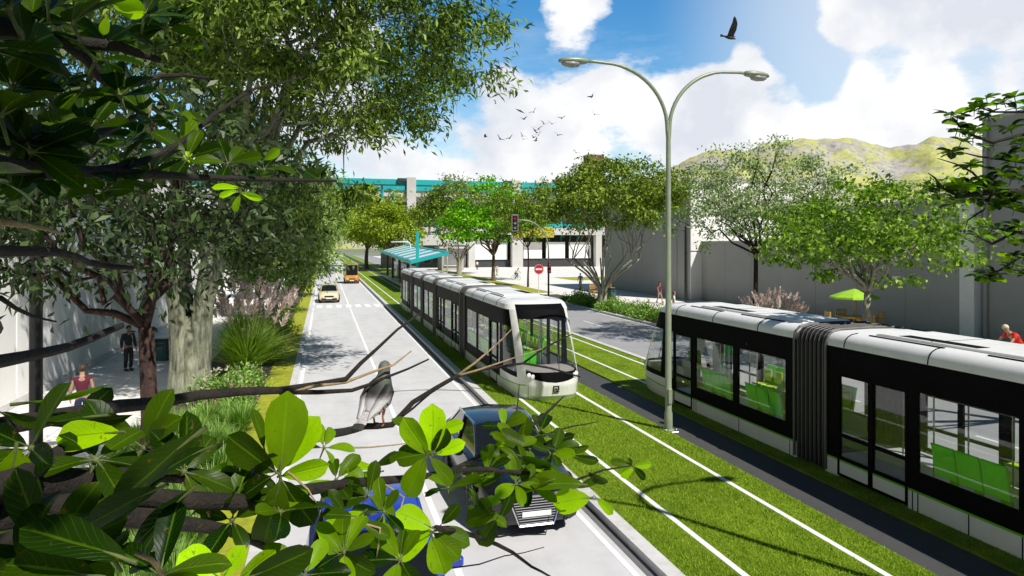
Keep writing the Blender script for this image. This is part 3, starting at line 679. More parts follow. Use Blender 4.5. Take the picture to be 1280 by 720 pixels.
# ------------------------------------------------------------------ street lamps, signals, signs
def make_double_lamp():
    root = thing("street_lamp", "tall grey green lamp post with two curved arms standing beside the right hand tram", "street lamp")
    p = MB(); p.lathe([(.16,0),(.16,.06),(.11,.08),(.105,.5),(.085,.55),(.062,7.9),(.055,8.0)], 14)
    po = p.build("pole", M["lamp_pole"], root, angle=40)
    q = MB(); q.bbox(-.2,.2,-.2,.2,0,.035,.01)
    for x in (-.15,.15):
        for y in (-.15,.15): q.lathe([(.022,.0),(.022,.06),(.012,.075)], 6, Matrix.Translation((x,y,.03)))
    q.build("base_plate", M["steel"], po)["kind"] = "stuff"
    q = MB(); q.bbox(-.05,.05,-.116,-.09,.75,1.15,.006); q.build("hatch", M["lamp_pole"], po)
    for s in (1, -1):
        a = MB(); pts = [(0,0,7.6),(s*.03,0,8.0)]
        for k in range(1, 15):
            t = k/14*PI/2; pts.append((s*(.03+1.75*(1-math.cos(t))), 0, 8.0+1.62*math.sin(t)))
        pts += [(s*2.1,0,9.635),(s*2.35,0,9.63)]
        a.tube(pts, [.055]*3+[.05]*10+[.04]*(len(pts)-13), 10); ao = a.build("arm", M["lamp_pole"], root, smooth=True)
        h = MB(); rings = []
        for x, w, z0, z1 in ((2.28,.05,9.59,9.67),(2.36,.11,9.55,9.70),(2.55,.155,9.53,9.715),(2.80,.15,9.53,9.70),(2.98,.11,9.54,9.67),(3.06,.05,9.56,9.63)):
            rings.append([(s*x, w*math.cos(2*PI*j/14), (z0+z1)/2+.0+(z1-z0)/2*math.sin(2*PI*j/14)) for j in range(14)])
        h.loft(rings); ho = h.build("lamp_head", M["lamp_pole"], root, smooth=True)
        l = MB(); rings = []
        for x, w, z1 in ((2.50,.05,9.50),(2.56,.12,9.46),(2.72,.135,9.435),(2.90,.11,9.455),(2.98,.05,9.50)):
            rings.append([(s*x, w*math.cos(PI*j/8), (9.56-(9.56-z1)*math.sin(PI*j/8))) for j in range(9)])
        l.loft(rings); l.build("lens", M["lamp_lens"], ho, smooth=True)
    return root
lamp = make_double_lamp(); lamp.location = (8.78, 16.3, .06)
dup(lamp, (9.35, 5.45, .06), 0, "second curved two arm lamp post whose shadow lies across the tram turf")

def make_black_lamp():
    root = thing("street_lamp", "x", "street lamp")
    p = MB(); p.lathe([(.15,0),(.15,.12),(.10,.16),(.095,5.6),(.085,6.35),(.01,6.4)], 12); p.build("pole", M["black_metal"], root, angle=40)
    for s, z, ln in ((-1, 6.05, 1.0), (1, 4.3, .75)):
        a = MB(); a.tube([(0,0,z-.12),(s*.3,0,z),(s*ln,0,z+.06)], .028, 8); ao = a.build("arm", M["black_metal"], root)
        h = MB(); h.loft([[(s*(ln-.25+x), w*math.cos(2*PI*j/10), z+.06+.045*math.sin(2*PI*j/10)) for j in range(10)] for x, w in ((0,.05),(.1,.13),(.45,.14),(.6,.05))])
        h.build("lamp_head", M["black_metal"], root, smooth=True)
    return root
bl = make_black_lamp(); bl["label"] = "slim black lamp post in front of the grey wall, behind the tall lamp post"
g = gnd(857, 384); bl.location = (g.x, g.y, .12)
g = gnd(45, 612); dup(bl, (g.x, g.y, .10), 0, "near black lamp post standing on the left plaza by the white wall", scale=(1.25,1.25,1.0))

def make_signal(name, label, arm_len, hgt, m_pole, m_low):
    root = thing(name, label, "traffic light")
    p = MB(); p.lathe([(.13,0),(.13,.05),(.09,.08),(.085,3.2)], 10); p.build("pole_base", m_low, root, angle=40)
    p = MB(); pts = [(0,0,3.2),(0,0,hgt*.62)]
    for k in range(1, 11):
        t = k/10*PI/2; pts.append((-arm_len*.8*(1-math.cos(t)), 0, hgt*.62+(hgt*.38)*math.sin(t)))
    pts.append((-arm_len, 0, hgt*1.0)); p.tube(pts, [.08]*2+[.065]*(len(pts)-2), 8); p.build("mast_arm", m_pole, root, smooth=True)
    def head(x, z, sc, nm):
        h = MB(); h.bbox(x-.2*sc, x+.2*sc, -.14*sc, .10*sc, z-.55*sc, z+.55*sc, .05); ho = h.build("signal_head", M["black_metal"], root)
        f = MB()
        for a in ((x-.24*sc,x-.2*sc,z-.6*sc,z+.6*sc),(x+.2*sc,x+.24*sc,z-.6*sc,z+.6*sc),(x-.2*sc,x+.2*sc,z-.6*sc,z-.55*sc),(x-.2*sc,x+.2*sc,z+.55*sc,z+.6*sc)): f.box(a[0],a[1],-.10*sc,-.02*sc,a[2],a[3])
        f.build("backboard", M["lamp_lens"], ho)
        for k, mm in enumerate(("red","lamp_lens","lamp_lens")):
            l = MB(); l.lathe([(.001,.03),(.09*sc,.02),(.12*sc,0)], 12, Matrix.Translation((x,-.142*sc,z+(.34-.34*k)*sc)) @ Matrix.Rotation(PI/2,4,'X')); l.build("signal_lens", M[mm], ho)
            v = MB(); v.tube([(x+.13*sc*math.cos(t), -.2*sc, z+(.34-.34*k)*sc+.13*sc*math.sin(t)) for t in np.linspace(0,PI,7)], .03*sc, 5); v.build("visor", M["black_metal"], ho)
    head(-arm_len-.2, hgt-.25, 1.25, "a")
    h = MB(); h.bbox(-.16,.16,-.30,-.08,2.3,3.1,.04); ho = h.build("pedestrian_signal", M["black_metal"], root)
    for z in (2.5, 2.9):
        l = MB(); l.lathe([(.001,.02),(.10,0)], 10, Matrix.Translation((0,-.305,z)) @ Matrix.Rotation(PI/2,4,'X')); l.build("signal_lens", M["red"], ho)
    return root
t1 = make_signal("traffic_light", "traffic light on a curved green grey arm beside the no entry sign", 3.0, 7.1, M["lamp_pole"], M["black_metal"]); t1.location = (19.7, 59, .12)
g = gnd(553, 334); t2 = make_signal("traffic_light", "dark traffic light with a long curved arm, farther away and left of the other", 3.6, 7.3, M["black_metal"], M["black_metal"]); t2.location = (g.x, g.y, .12)
def mast(name, label, x, y, h, arm):
    root = thing(name, label, "street light pole", (x, y, .1))
    p = MB(); pts = [(0,0,0),(0,0,h-.5)] + [(.5*(1-math.cos(t))*np.sign(arm), 0, h-.5+.5*math.sin(t)) for t in np.linspace(.2,PI/2,5)] + [(arm,0,h)]
    p.tube(pts, .09, 8); p.build("pole", M["white"], root, smooth=True)
    l = MB(); l.bbox(min(arm,arm-.5*np.sign(arm)), max(arm,arm-.5*np.sign(arm)), -.1,.1,h-.15,h-.06,.03); l.build("lamp_head", M["lamp_lens"], root)
g = gnd(559, 345); mast("street_light", "white square cornered pole with a horizontal arm beyond the tram roof", g.x, g.y, 5.2, 5.0)
g = gnd(513, 352); mast("street_light", "white pole with a short left arm beside the turquoise tram stop", g.x, g.y, 5.3, -2.6)
def no_entry():
    root = thing("no_entry_sign", "round red no entry sign with a white bar on a white post", "road sign", (19.72, 62.0, .12))
    p = MB(); p.tube([(0,0,0),(0,0,2.2)], .04, 8); p.build("post", M["white"], root)
    d = MB(); d.lathe([(.001,.02),(.46,.02),(.48,0),(.46,-.02),(.001,-.02)], 28, Matrix.Translation((0,-.05,2.55)) @ Matrix.Rotation(PI/2,4,'X')); do = d.build("disc", M["red"], root, angle=40)
    d = MB(); d.bbox(-.33,.33,-.085,-.072,2.47,2.63,.005); d.build("white_bar", M["white"], do)
    d = MB()
    ring = [(.455*math.cos(t), -.075, 2.55+.455*math.sin(t)) for t in np.linspace(0,2*PI,29)]; d.tube(ring, .012, 5); d.build("rim", M["white"], do)
no_entry()

# ------------------------------------------------------------------ cars (front towards -y)
def wheel(root, x, y, r, w=.22):
    s = 1 if x > 0 else -1
    t = MB(); t.lathe([(r*.62,-w/2),(r*.93,-w/2),(r,-w*.3),(r,w*.3),(r*.93,w/2),(r*.62,w/2)], 24, Matrix.Translation((x,y,r)) @ Matrix.Rotation(PI/2,4,'Y')); to = t.build("wheel", M["tyre"], root, angle=40)
    t = MB()
    t.lathe([(.03,.0),(r*.60,-.02),(r*.66,.02)], 20, Matrix.Translation((x+s*w*.42,y,r)) @ Matrix.Rotation(s*PI/2,4,'Y'))
    for k in range(5):
        a = 2*PI*k/5; t.tube([(x+s*w*.46,y+.04*math.cos(a),r+.04*math.sin(a)),(x+s*w*.48,y+r*.6*math.cos(a),r+r*.6*math.sin(a))], .028, 5)
    t.build("rim", M["steel"], to)
def make_car(name, label, paint, st, gh, W, wheels, r, chrome=False, grille="wide", cat="car", roof_t=.05):
    """st: stations (y, z_low, z_belt, half_width); gh: greenhouse (y_wind_base, y_roof_front, y_roof_rear, y_rear_base, z_belt, z_roof, top_half)"""
    root = thing(name, label, cat)
    b = MB(); rings = []
    for y, zl, zb, w in st:
        s = [(0,zl),(w*.80,zl),(w*.94,zl+.06),(w*1.0,zl+(zb-zl)*.42),(w*.985,zl+(zb-zl)*.66),(w*.93,zb-.06),(w*.80,zb+.0),(w*.4,zb+.025),(0,zb+.035)]
        rings.append([(x,y,z) for x,z in s] + [(-x,y,z) for x,z in s[::-1][1:-1]])
    b.loft(rings); body = b.build("body", paint, root, angle=38)
    yw, yf, yr, ye, zb, zr, tw = gh; bw = W*.86
    cor = {}
    for s in (1,-1):
        cor[s] = [Vector((s*bw*.92,yw,zb)), Vector((s*tw*.90,yf,zr-.02)), Vector((s*tw*.92,yr,zr-.03)), Vector((s*bw*.90,ye,zb+.02))]
    def ins(a, b2, t): return a.lerp(b2, t)
    r_, l_ = cor[1], cor[-1]; cz = Vector((0,0,.05))
    mid = lambda a, c, d: (a+c)/2 + Vector(d)
    g = MB(); m0 = mid(r_[0],l_[0],(0,-.13,.02)); m1 = mid(r_[1],l_[1],(0,-.06,.045)); g.quad(l_[0],m0,m1,l_[1]); g.quad(m0,r_[0],r_[1],m1); g.build("windscreen", M["car_glass"], root, smooth=True)
    g = MB(); n0 = mid(r_[3],l_[3],(0,.10,.02)); n1 = mid(r_[2],l_[2],(0,.05,.045)); g.quad(r_[3],n0,n1,r_[2]); g.quad(n0,l_[3],l_[2],n1); g.build("rear_window", M["car_glass"], root, smooth=True)
    for s in (1,-1):
        c = cor[s]; g = MB(); md0, md1 = c[0].lerp(c[3],.5)+Vector((s*.06,0,-.02)), c[1].lerp(c[2],.5)+Vector((s*.03,0,.02))
        g.quad(c[0],md0,md1,c[1]); g.quad(md0,c[3],c[2],md1); go = g.build("side_window", M["car_glass"], root, smooth=True)
        tr = MB(); off = Vector((s*.012,0,.012))
        tr.tube([c[0]+off, c[1]+off, md1+off, c[2]+off, c[3]+off], .024, 6); tr.build("window_trim", M["chrome"] if chrome else paint, go)
        tr = MB(); tr.tube([md0+off, md1+off], .03, 6); tr.build("door_pillar", M["tyre"], go)
    rf = MB(); rows = []
    for y, dz in ((yf-.0,0),(yf+.25,.035),((yf+yr)/2,.055),(yr-.25,.035),(yr+.02,-.005)):
        t = (y-yf)/(yr-yf); w = tw*(.90+.02*t)
        rows.append([(x*w, y, zr-.02-.01*t+dz*(1-.0*abs(x))+ .03*(1-x*x)) for x in (-1.03,-.8,-.4,0,.4,.8,1.03)] )
    rf.loft([rw + [(p[0],p[1],p[2]-roof_t) for p in rw[::-1]] for rw in rows], cap=True)
    rf.build("roof", paint, root, angle=50)
    for x, y in wheels:
        wheel(root, x, y, r)
        a = MB(); s = 1 if x > 0 else -1
        a.tube([(s*(W+.004), y+(r+.05)*math.cos(t), r+(r+.05)*math.sin(t)) for t in np.linspace(.05,PI-.05,13)], .03, 6); a.build("wheel_arch", M["tyre"] if grille != "slats" else paint, root)
        a = MB(); a.loft([[(s*(W-.10), y+(r+.04)*math.cos(t), max(.16,r+(r+.04)*math.sin(t))) for t in np.linspace(0,2*PI,17)[:-1]], [(s*(W+.002), y+(r+.04)*math.cos(t), max(.16,r+(r+.04)*math.sin(t))) for t in np.linspace(0,2*PI,17)[:-1]]]); a.build("wheel_well", M["tyre"], root)
    y0, z0, zb0, w0 = st[1]
    for s in (1,-1):
        h = MB(); h.loft([[(s*(w0*a), y0+dy, z) for a, dy, z in ((.98,.20,zb0-.10),(.64,-.10,zb0-.17),(.64,-.11,zb0-.27),(.98,.14,zb0-.24))], [(s*(w0*a+.01), y0+dy-.03, z) for a, dy, z in ((.97,.20,zb0-.11),(.65,-.10,zb0-.18),(.65,-.11,zb0-.26),(.97,.14,zb0-.23))]])
        h.build("headlight", M["lamp_white"], root)
        m_ = MB(); m_.bbox(s*W+ (0 if s>0 else -.17), s*W+(.17 if s>0 else 0), yw+.32, yw+.42, zb+.02, zb+.16, .03); m_.tube([(s*W*.93, yw+.38, zb+.04),(s*(W+.03), yw+.38, zb+.08)], .02, 6); m_.build("mirror", paint, root)
        yl, zl2, zbl, wl = st[-2]
        tl = MB(); tl.box(min(s*wl*.58,s*wl*.95), max(s*wl*.58,s*wl*.95), yl-.02, yl+.10, zbl-.26, zbl-.13); tl.build("tail_light", M["red"], root)
    if grille == "slats":
        yg = st[0][0]; f = MB(); pl = [(-.42,.70),(.42,.70),(.44,.60),(.30,.22),(-.30,.22),(-.44,.60)]
        f.tube([(x, yg-.03+ (.0 if abs(x)<.4 else .03), z) for x, z in pl+pl[:1]], .022, 6); fo = f.build("grille", M["chrome"], root)
        f = MB()
        for k in range(10):
            z = .25+k*.044; hw = np.interp(z,[.22,.60,.70],[.28,.41,.40]); f.box(-hw,hw,yg-.022,yg-.012,z,z+.011)
        f.build("grille_slat", M["chrome"], fo)
        f = MB(); f.quad(*[(x,yg-.008,z) for x,z in pl]); f.build("grille_mesh", M["tyre"], fo)
        for s in (1,-1):
            f = MB(); f.loft([[(s*x, y, z) for x, y, z in ((.50,yg+.02,.24),(.80,yg+.26,.26),(.82,yg+.26,.42),(.50,yg+.02,.40))],[(s*x, y-.03, z) for x, y, z in ((.52,yg+.02,.25),(.79,yg+.26,.27),(.80,yg+.26,.41),(.52,yg+.02,.39))]]); fo2 = f.build("air_intake", M["tyre"], root)
            f = MB(); f.tube([(s*.52,yg-.02,.24),(s*.80,yg+.22,.26)], .012, 5); f.build("intake_trim", M["chrome"], fo2)
    else:
        yg = st[0][0]; f = MB(); f.bbox(-w0*.5,w0*.5,yg-.015,yg+.05,z0+.28,z0+.42,.02); f.bbox(-w0*.85,w0*.85,yg-.03,yg+.1,z0+.02,z0+.2,.03); f.build("bumper", M["tyre"], root)
    f = MB(); f.bbox(-.26,.26,st[0][0]-.045,st[0][0]-.035,.37,.46,.004); f.build("number_plate", M["white"], root)
    f = MB(); f.bbox(-.26,.26,st[-1][0]+.0,st[-1][0]+.03,.55,.66,.004); f.build("number_plate", M["white"], root)
    return root
SED = [(-2.35,.30,.66,.62),(-2.28,.22,.74,.80),(-1.95,.20,.82,.90),(-1.3,.19,.90,.92),(-.6,.19,.96,.925),(.4,.19,.98,.925),(1.3,.20,.99,.92),(1.95,.22,1.0,.88),(2.28,.28,.98,.78),(2.35,.36,.90,.62)]
SGH = (-.95,-.18,1.25,1.95,.94,1.44,.66)
WH = [(.80,-1.42),(-.80,-1.42),(.80,1.42),(-.80,1.42)]
car = make_car("parked_car", "black saloon car with chrome slatted grille and silver window trim under the leaves", M["car_black"], SED, SGH, .925, WH, .335, True, "slats")
car.location = (3.5, 13.5, 0)
car["label"] = "black saloon car with chrome slatted grille coming up behind the leaves"; car.name = "car"
HAT = [(-2.05,.30,.66,.60),(-1.98,.22,.76,.78),(-1.6,.2,.88,.86),(-1.0,.19,.96,.88),(0,.19,1.0,.885),(1.2,.2,1.02,.88),(1.75,.24,1.02,.82),(1.95,.32,.95,.7)]
bc = make_car("car", "bright blue hatchback on the road mostly hidden by the big leaves at the bottom", M["car_blue"], HAT, (-.95,-.35,1.35,1.8,.97,1.48,.64), .885, [(.76,-1.25),(-.76,-1.25),(.76,1.2),(-.76,1.2)], .31)
bc.location = (.62, 8.95, 0)
yc = make_car("car", "small cream yellow car in the left lane just beyond the zebra crossing", M["car_yellow"], HAT, (-.95,-.35,1.35,1.8,.97,1.46,.64), .885, [(.76,-1.25),(-.76,-1.25),(.76,1.2),(-.76,1.2)], .31)
yc.location = (.42, 62.5, 0)
VAN = [(-2.2,.34,.95,.70),(-2.12,.26,1.02,.84),(-1.85,.24,1.10,.90),(-1.2,.24,1.14,.92),(0,.24,1.16,.92),(1.6,.24,1.18,.92),(2.1,.26,1.18,.90),(2.2,.34,1.12,.84)]
vn = make_car("van", "orange minivan driving in the right lane towards the tree tunnel", M["car_orange"], VAN, (-1.95,-1.55,1.95,2.12,1.14,2.38,.84), .92, [(.80,-1.45),(-.80,-1.45),(.80,1.4),(-.80,1.4)], .34, cat="van", roof_t=.36)
vn.location = (3.45, 92, 0)

# ------------------------------------------------------------------ people
def skin_mesh(verts, edges, radii, sub=2):
    bm = bmesh.new(); sk = bm.verts.layers.skin.verify(); vs = [bm.verts.new(v) for v in verts]
    for a, c in edges: bm.edges.new((vs[a], vs[c]))
    for i, v in enumerate(vs):
        r = radii[i]; v[sk].radius = r if hasattr(r, "__len__") else (r, r); v[sk].use_root = (i == 0)
    me = bpy.data.meshes.new("tmp"); bm.to_mesh(me); bm.free()
    o = bpy.data.objects.new("tmp", me); COL.objects.link(o)
    s = o.modifiers.new("s", "SKIN"); s.use_smooth_shade = True
    if sub: d = o.modifiers.new("d", "SUBSURF"); d.levels = sub; d.render_levels = sub
    dg = bpy.context.evaluated_depsgraph_get(); dg.update()
    r = bpy.data.meshes.new_from_object(o.evaluated_get(dg))
    bpy.data.objects.remove(o); bpy.data.meshes.remove(me)
    return r
def obj_from(name, me, m, parent):
    me.materials.clear(); me.materials.append(m); me.name = name
    me.polygons.foreach_set("use_smooth", [True]*len(me.polygons))
    o = bpy.data.objects.new(name, me); COL.objects.link(o); o.parent = parent; return o
STAND = dict(pel=(0,0,.94), ch=(0,.01,1.32), nk=(0,.0,1.49), hd=(0,-.03,1.60),
             el=(.25,.03,1.12), wr=(.27,-.06,.88), er=(-.25,.03,1.12), wr2=(-.27,-.06,.88),
             kl=(.10,-.03,.50), al=(.10,.03,.08), kr=(-.10,-.03,.50), ar=(-.10,.03,.08), sh=.185)
WALK = dict(STAND, kl=(.10,-.16,.52), al=(.10,-.22,.09), kr=(-.10,.02,.50), ar=(-.10,.28,.13), el=(.24,.12,1.13), wr=(.25,.10,.88), er=(-.24,-.08,1.12), wr2=(-.25,-.24,.92))
RIDE = dict(STAND, pel=(0,.12,1.0), ch=(0,-.22,1.30), nk=(0,-.33,1.43), hd=(0,-.43,1.53), el=(.26,-.50,1.12), wr=(.24,-.66,.98), er=(-.26,-.50,1.12), wr2=(-.24,-.66,.98),
            kl=(.10,-.28,.78), al=(.11,-.10,.40), kr=(-.10,-.22,.60), ar=(-.11,.06,.20))
def make_person(label, pose, top, bottom, hair, loc, rz, group=None, scale=1.0, long_hair=False, shorts=False, sleeves="short", cat="person"):
    root = thing("person", label, cat, loc, rz, group); root.scale = (scale,)*3
    p = {k: (Vector(v) if hasattr(v, "__len__") else v) for k, v in pose.items()}
    tors = p["ch"]-p["pel"]; sh = p["sh"]
    sl, sr = p["ch"]+Vector((sh,0,.08)), p["ch"]+Vector((-sh,0,.08)); hl, hr = p["pel"]+Vector((.095,0,-.06)), p["pel"]+Vector((-.095,0,-.06))
    up = (p["hd"]-p["nk"]).normalized(); fwd = Vector((0,-1,0)); fwd = (fwd - up*fwd.dot(up)).normalized()
    V = [p["pel"], p["pel"].lerp(p["ch"],.5), p["ch"], p["nk"], p["hd"]-up*.03+fwd*.01, p["hd"]+up*.06, p["hd"]+up*.12-fwd*.01,
         sl, p["el"], p["wr"], sr, p["er"], p["wr2"], hl, p["kl"], p["al"], hr, p["kr"], p["ar"]]
    R = [(.125,.10),(.115,.088),(.135,.10),(.055,.055),(.066,.072),(.077,.092),(.055,.066), .058,.042,.028,.058,.042,.028, .085,.058,.04,.085,.058,.04]
    E = [(0,1),(1,2),(2,3),(3,4),(4,5),(5,6),(2,7),(7,8),(8,9),(2,10),(10,11),(11,12),(0,13),(13,14),(14,15),(0,16),(16,17),(17,18)]
    # palms
    def handpts(el, wr): d = (wr-el).normalized(); return wr + d*.07
    ha, hb = handpts(p["el"],p["wr"]), handpts(p["er"],p["wr2"])
    V += [ha, hb]; R += [(.034,.018),(.034,.018)]; E += [(9,19),(12,20)]
    # feet
    for a, i in ((p["al"],15),(p["ar"],18)):
        V.append(a+Vector((0,-.13,-.05))); R.append((.04,.028)); E.append((i, len(V)-1))
    me = skin_mesh(V, E, R)
    bm = bmesh.new(); bm.from_mesh(me)
    ex = MB()
    for h, el, wr, s in ((ha,p["el"],p["wr"],1),(hb,p["er"],p["wr2"],-1)):
        d = (wr-el).normalized(); side = d.cross(Vector((s,0,0))); side = side.normalized() if side.length > .1 else Vector((0,1,0)); inn = Vector((-s,0,0))
        for k, ln in enumerate((.072,.085,.08,.062)):
            o = h + side*((k-1.5)*.017) - d*.01
            ex.tube([o, o+d*ln*.5+inn*.006, o+d*ln*.85+inn*.03], [.0095,.0085,.006], 5)
        o = h - d*.05 - side*.03; ex.tube([o, o-side*.022+d*.03+inn*.01, o-side*.018+d*.06+inn*.02], [.011,.010,.007], 5)
    hc = p["hd"]+up*.035
    ex.loft([[hc+fwd*a+Vector((x*w,0,0))+up*z for x in (-1,-.4,.4,1)] for a, w, z in ((.085,.014,-.035),(.105,.014,-.035),(.088,.006,.01))])   # nose
    for s in (1,-1): ex.ball(hc+Vector((s*.082,0,-.012)), .02, 6, 4, (.5,.9,1.3))
    tm = bpy.data.meshes.new("t"); tm.from_pydata(ex.v, [], ex.f); bm.from_mesh(tm); bm.to_mesh(me); bm.free(); bpy.data.meshes.remove(tm)
    body = obj_from("body", me, M["skin"], root)
    e = MB()
    for s in (1,-1): e.ball(hc+fwd*.083+Vector((s*.032,0,.0)), .011, 6, 4)
    e.build("eyes", M["hair_black"], body)
    e = MB(); e.tube([hc+fwd*.090-up*.065+Vector((x,0,0)) for x in (-.022,0,.022)], .005, 4); e.build("mouth", M["red"], body)
    # clothes follow the skeleton a little fatter
    g = .016
    tv = [p["pel"]-tors*.06, p["pel"].lerp(p["ch"],.5), p["ch"], p["nk"]-up*.035, sl, sr]; tr = [(.135+g,.108+g),(.12+g,.094+g),(.14+g,.105+g),(.06+g,.06+g),.062+g,.062+g]
    te = [(0,1),(1,2),(2,3),(2,4),(2,5)]
    k = {"short": .6, "none": .12, "long": .93}[sleeves]
    for a, el, wr in ((4,p["el"],p["wr"]),(5,p["er"],p["wr2"])):
        tv.append(tv[a].lerp(el, min(1, k*1.0))); tr.append((.05+g) if k > .2 else .06); te.append((a, len(tv)-1))
        if k > .9: tv.append(el.lerp(wr,.9)); tr.append(.036+g); te.append((len(tv)-2, len(tv)-1))
    obj_from("top", skin_mesh(tv, te, tr), top, root)
    bv = [p["pel"]+tors*.08, p["pel"]-Vector((0,0,.02)), hl, hr]; br = [(.118+g,.094+g),(.132+g,.108+g),.092+g,.092+g]; be = [(0,1),(1,2),(1,3)]
    for a, kn, an in ((2,p["kl"],p["al"]),(3,p["kr"],p["ar"])):
        if shorts: bv.append(bv[a].lerp(kn,.5)); br.append(.08+g); be.append((a, len(bv)-1))
        else:
            bv.append(kn); br.append(.062+g); be.append((a, len(bv)-1)); bv.append(kn.lerp(an,.95)); br.append(.052+g); be.append((len(bv)-2, len(bv)-1))
    obj_from("trousers" if not shorts else "shorts", skin_mesh(bv, be, br), bottom, root)
    for a in (p["al"], p["ar"]):
        s = MB(); s.bbox(a.x-.05,a.x+.05,a.y-.20,a.y+.07,a.z-.08,a.z-.0,.03); s.build("shoe", M["shoe"], root)
    h = MB(); c = p["hd"]+up*.055-fwd*.012
    h.ball(c+up*.015-fwd*.012, .108, 14, 8, (.92,1.0,.95))
    hm = [v for v in h.v]
    h.v = [tuple(Vector(v) if (Vector(v)-c).dot(fwd) < .035 or (Vector(v)-c).dot(up) > .055 else c+(Vector(v)-c)*.6) for v in hm]
    if long_hair: h.loft([[c-fwd*.085+Vector((x*w,0,0))-up*z+fwd*dd for x, dd in ((-1,.06),(-.5,0),(.5,0),(1,.06),(.5,.07),(-.5,.07))] for w, z in ((.085,-.02),(.095,.10),(.09,.2),(.06,.27))])
    h.build("hair", hair, root, smooth=True)
    return root
def gp(px, py, h=.12):
    g = gnd(px, py, h); return (g.x, g.y, h)
make_person("person in a maroon sleeveless top and jeans seen from behind on the left plaza", STAND, M["cloth_maroon"], M["cloth_jeans"], M["hair_brown"], (-6.1,20.2,.10), PI+.2, sleeves="none")
make_person("person in a dark grey suit standing on the plaza partly behind the red barked trunk", STAND, M["cloth_suit"], M["cloth_suit"], M["hair_black"], (-7.35,29.6,.10), .7, sleeves="long")
make_person("person in a blue shirt and khaki trousers walking past the wooden chairs", WALK, M["cloth_blue"], M["cloth_khaki"], M["hair_black"], gp(725.5,361.5), -.6, sleeves="short")
make_person("person in a maroon top and white shorts walking along the grey wall", WALK, M["cloth_maroon"], M["cloth_offwhite"], M["hair_brown"], gp(824.5,379), .2, sleeves="none", shorts=True, long_hair=True)
make_person("person in a white top with auburn hair right beside the tall lamp post", STAND, M["cloth_offwhite"], M["cloth_slate"], M["hair_red"], (22.6,41.2,.12), 1.2, sleeves="short")
make_person("person in a white shirt far off in front of the white building", STAND, M["cloth_offwhite"], M["cloth_slate"], M["hair_black"], gp(596.5,337), .3, scale=1.0)
make_person("person in pale clothes far off between the bright green tree and the cyclist", WALK, M["cloth_offwhite"], M["cloth_khaki"], M["hair_brown"], gp(621,344.5), 2.2)
make_person("person in pink standing under the turquoise tram stop roof", STAND, M["cloth_pink"], M["cloth_slate"], M["hair_black"], (9.2,75,.30), .8)

def make_bicycle():
    root = thing("bicycle", "x", "bicycle")
    for y in (-.52,.52):
        t = MB(); t.tube([(0,y+.33*math.cos(a),.34+.33*math.sin(a)) for a in np.linspace(0,2*PI,25)], .016, 6); to = t.build("wheel", M["tyre"], root)
        t = MB()
        for k in range(10):
            a = 2*PI*k/10; t.tube([(0,y,.34),(0,y+.32*math.cos(a),.34+.32*math.sin(a))], .003, 4)
        t.build("spoke", M["steel"], to)
    f = MB(); bb, st, hd, fr = (0,.08,.30),(0,.20,.80),(0,-.38,.82),(0,-.52,.34)
    for a, c in ((bb,st),(bb,hd),(st,hd),(bb,(0,.52,.34)),(st,(0,.52,.34)),(hd,fr)): f.tube([a,c], .018, 6)
    f.build("frame", M["cloth_teal_c"], root)
    f = MB(); f.tube([(-.26,-.50,.96),(-.1,-.42,.98),(0,-.39,.96),(.1,-.42,.98),(.26,-.50,.96)], .014, 6); f.tube([(0,-.38,.80),(0,-.39,.96)], .016, 6); f.build("handlebar", M["black_metal"], root)
    f = MB(); f.loft([[(x*w,y,z) for x, z in ((-1,.86),(1,.86),(.8,.92),(-.8,.92))] for y, w in ((.02,.03),(.15,.06),(.30,.10),(.34,.08))]); f.tube([(0,.20,.78),(0,.21,.88)], .015, 6); f.build("saddle", M["black_metal"], root)
    f = MB(); f.tube([(-.02,.08,.30),(-.10,.0,.42),(-.16,.0,.42)], .012, 5); f.tube([(.02,.08,.30),(.10,.16,.18),(.16,.16,.18)], .012, 5); f.build("pedal", M["black_metal"], root)
    return root
bk = make_bicycle()
gx, gy, gz = gp(645,350); bk.location = (gx,gy,.12); bk.rotation_euler = (0,0,.5); bk["label"] = "bicycle ridden far off on the open plaza left of the no entry sign"
make_person("person riding the far bicycle on the open plaza", RIDE, M["cloth_offwhite"], M["cloth_teal_c"], M["hair_black"], (gx,gy,.14), .5)
g = at(1262, 413, 25.2)
dup(bk, (g.x+.4, g.y, .12), -PI/2-.15, "bicycle under the stooping person in red, hidden behind the right tram", scale=1.08)
make_person("person in a red shirt with pale blond hair stooping forward above the right tram roof", RIDE, M["cloth_redshirt"], M["cloth_slate"], M["hair_blond"], (g.x+.4,g.y,.16), -PI/2-.15, scale=1.12, sleeves="short")

# ------------------------------------------------------------------ plaza furniture
def make_bin():
    root = thing("litter_bin", "x", "bin")
    b_ = MB(); b_.loft([[(x*w,y*w,z) for x, y in ((-1,-1),(1,-1),(1,1),(-1,1))] for w, z in ((.24,0),(.26,.05),(.28,.78),(.30,.80))]); b_.build("body", M["bin_teal"], root)
    l = MB(); l.loft([[(x*w,y*w,z) for x, y in ((-1,-1),(1,-1),(1,1),(-1,1))] for w, z in ((.31,.80),(.31,.85),(.22,.92))]); lo = l.build("lid", M["black_metal"], root)
    s = MB(); s.bbox(-.17,.17,-.302,-.29,.62,.72,.004); s.build("slot", M["black_metal"], root)
    s = MB(); s.bbox(.30,.33,-.03,.03,0,1.1,.01); s.build("post", M["black_metal"], root)
    return root
bn = make_bin(); bn["label"] = "left one of two teal litter bins on the shaded plaza"; g = gnd(201, 453); bn.location = (g.x, g.y, .10)
g = gnd(217, 452); dup(bn, (g.x+.05, g.y, .10), 0, "right one of two teal litter bins, nearer the pale mossy trunk", scale=.98)
g = gnd(764, 376); dup(bn, (g.x, g.y, .12), .4, "blue grey litter bin by the vase shaped tree", scale=1.1)
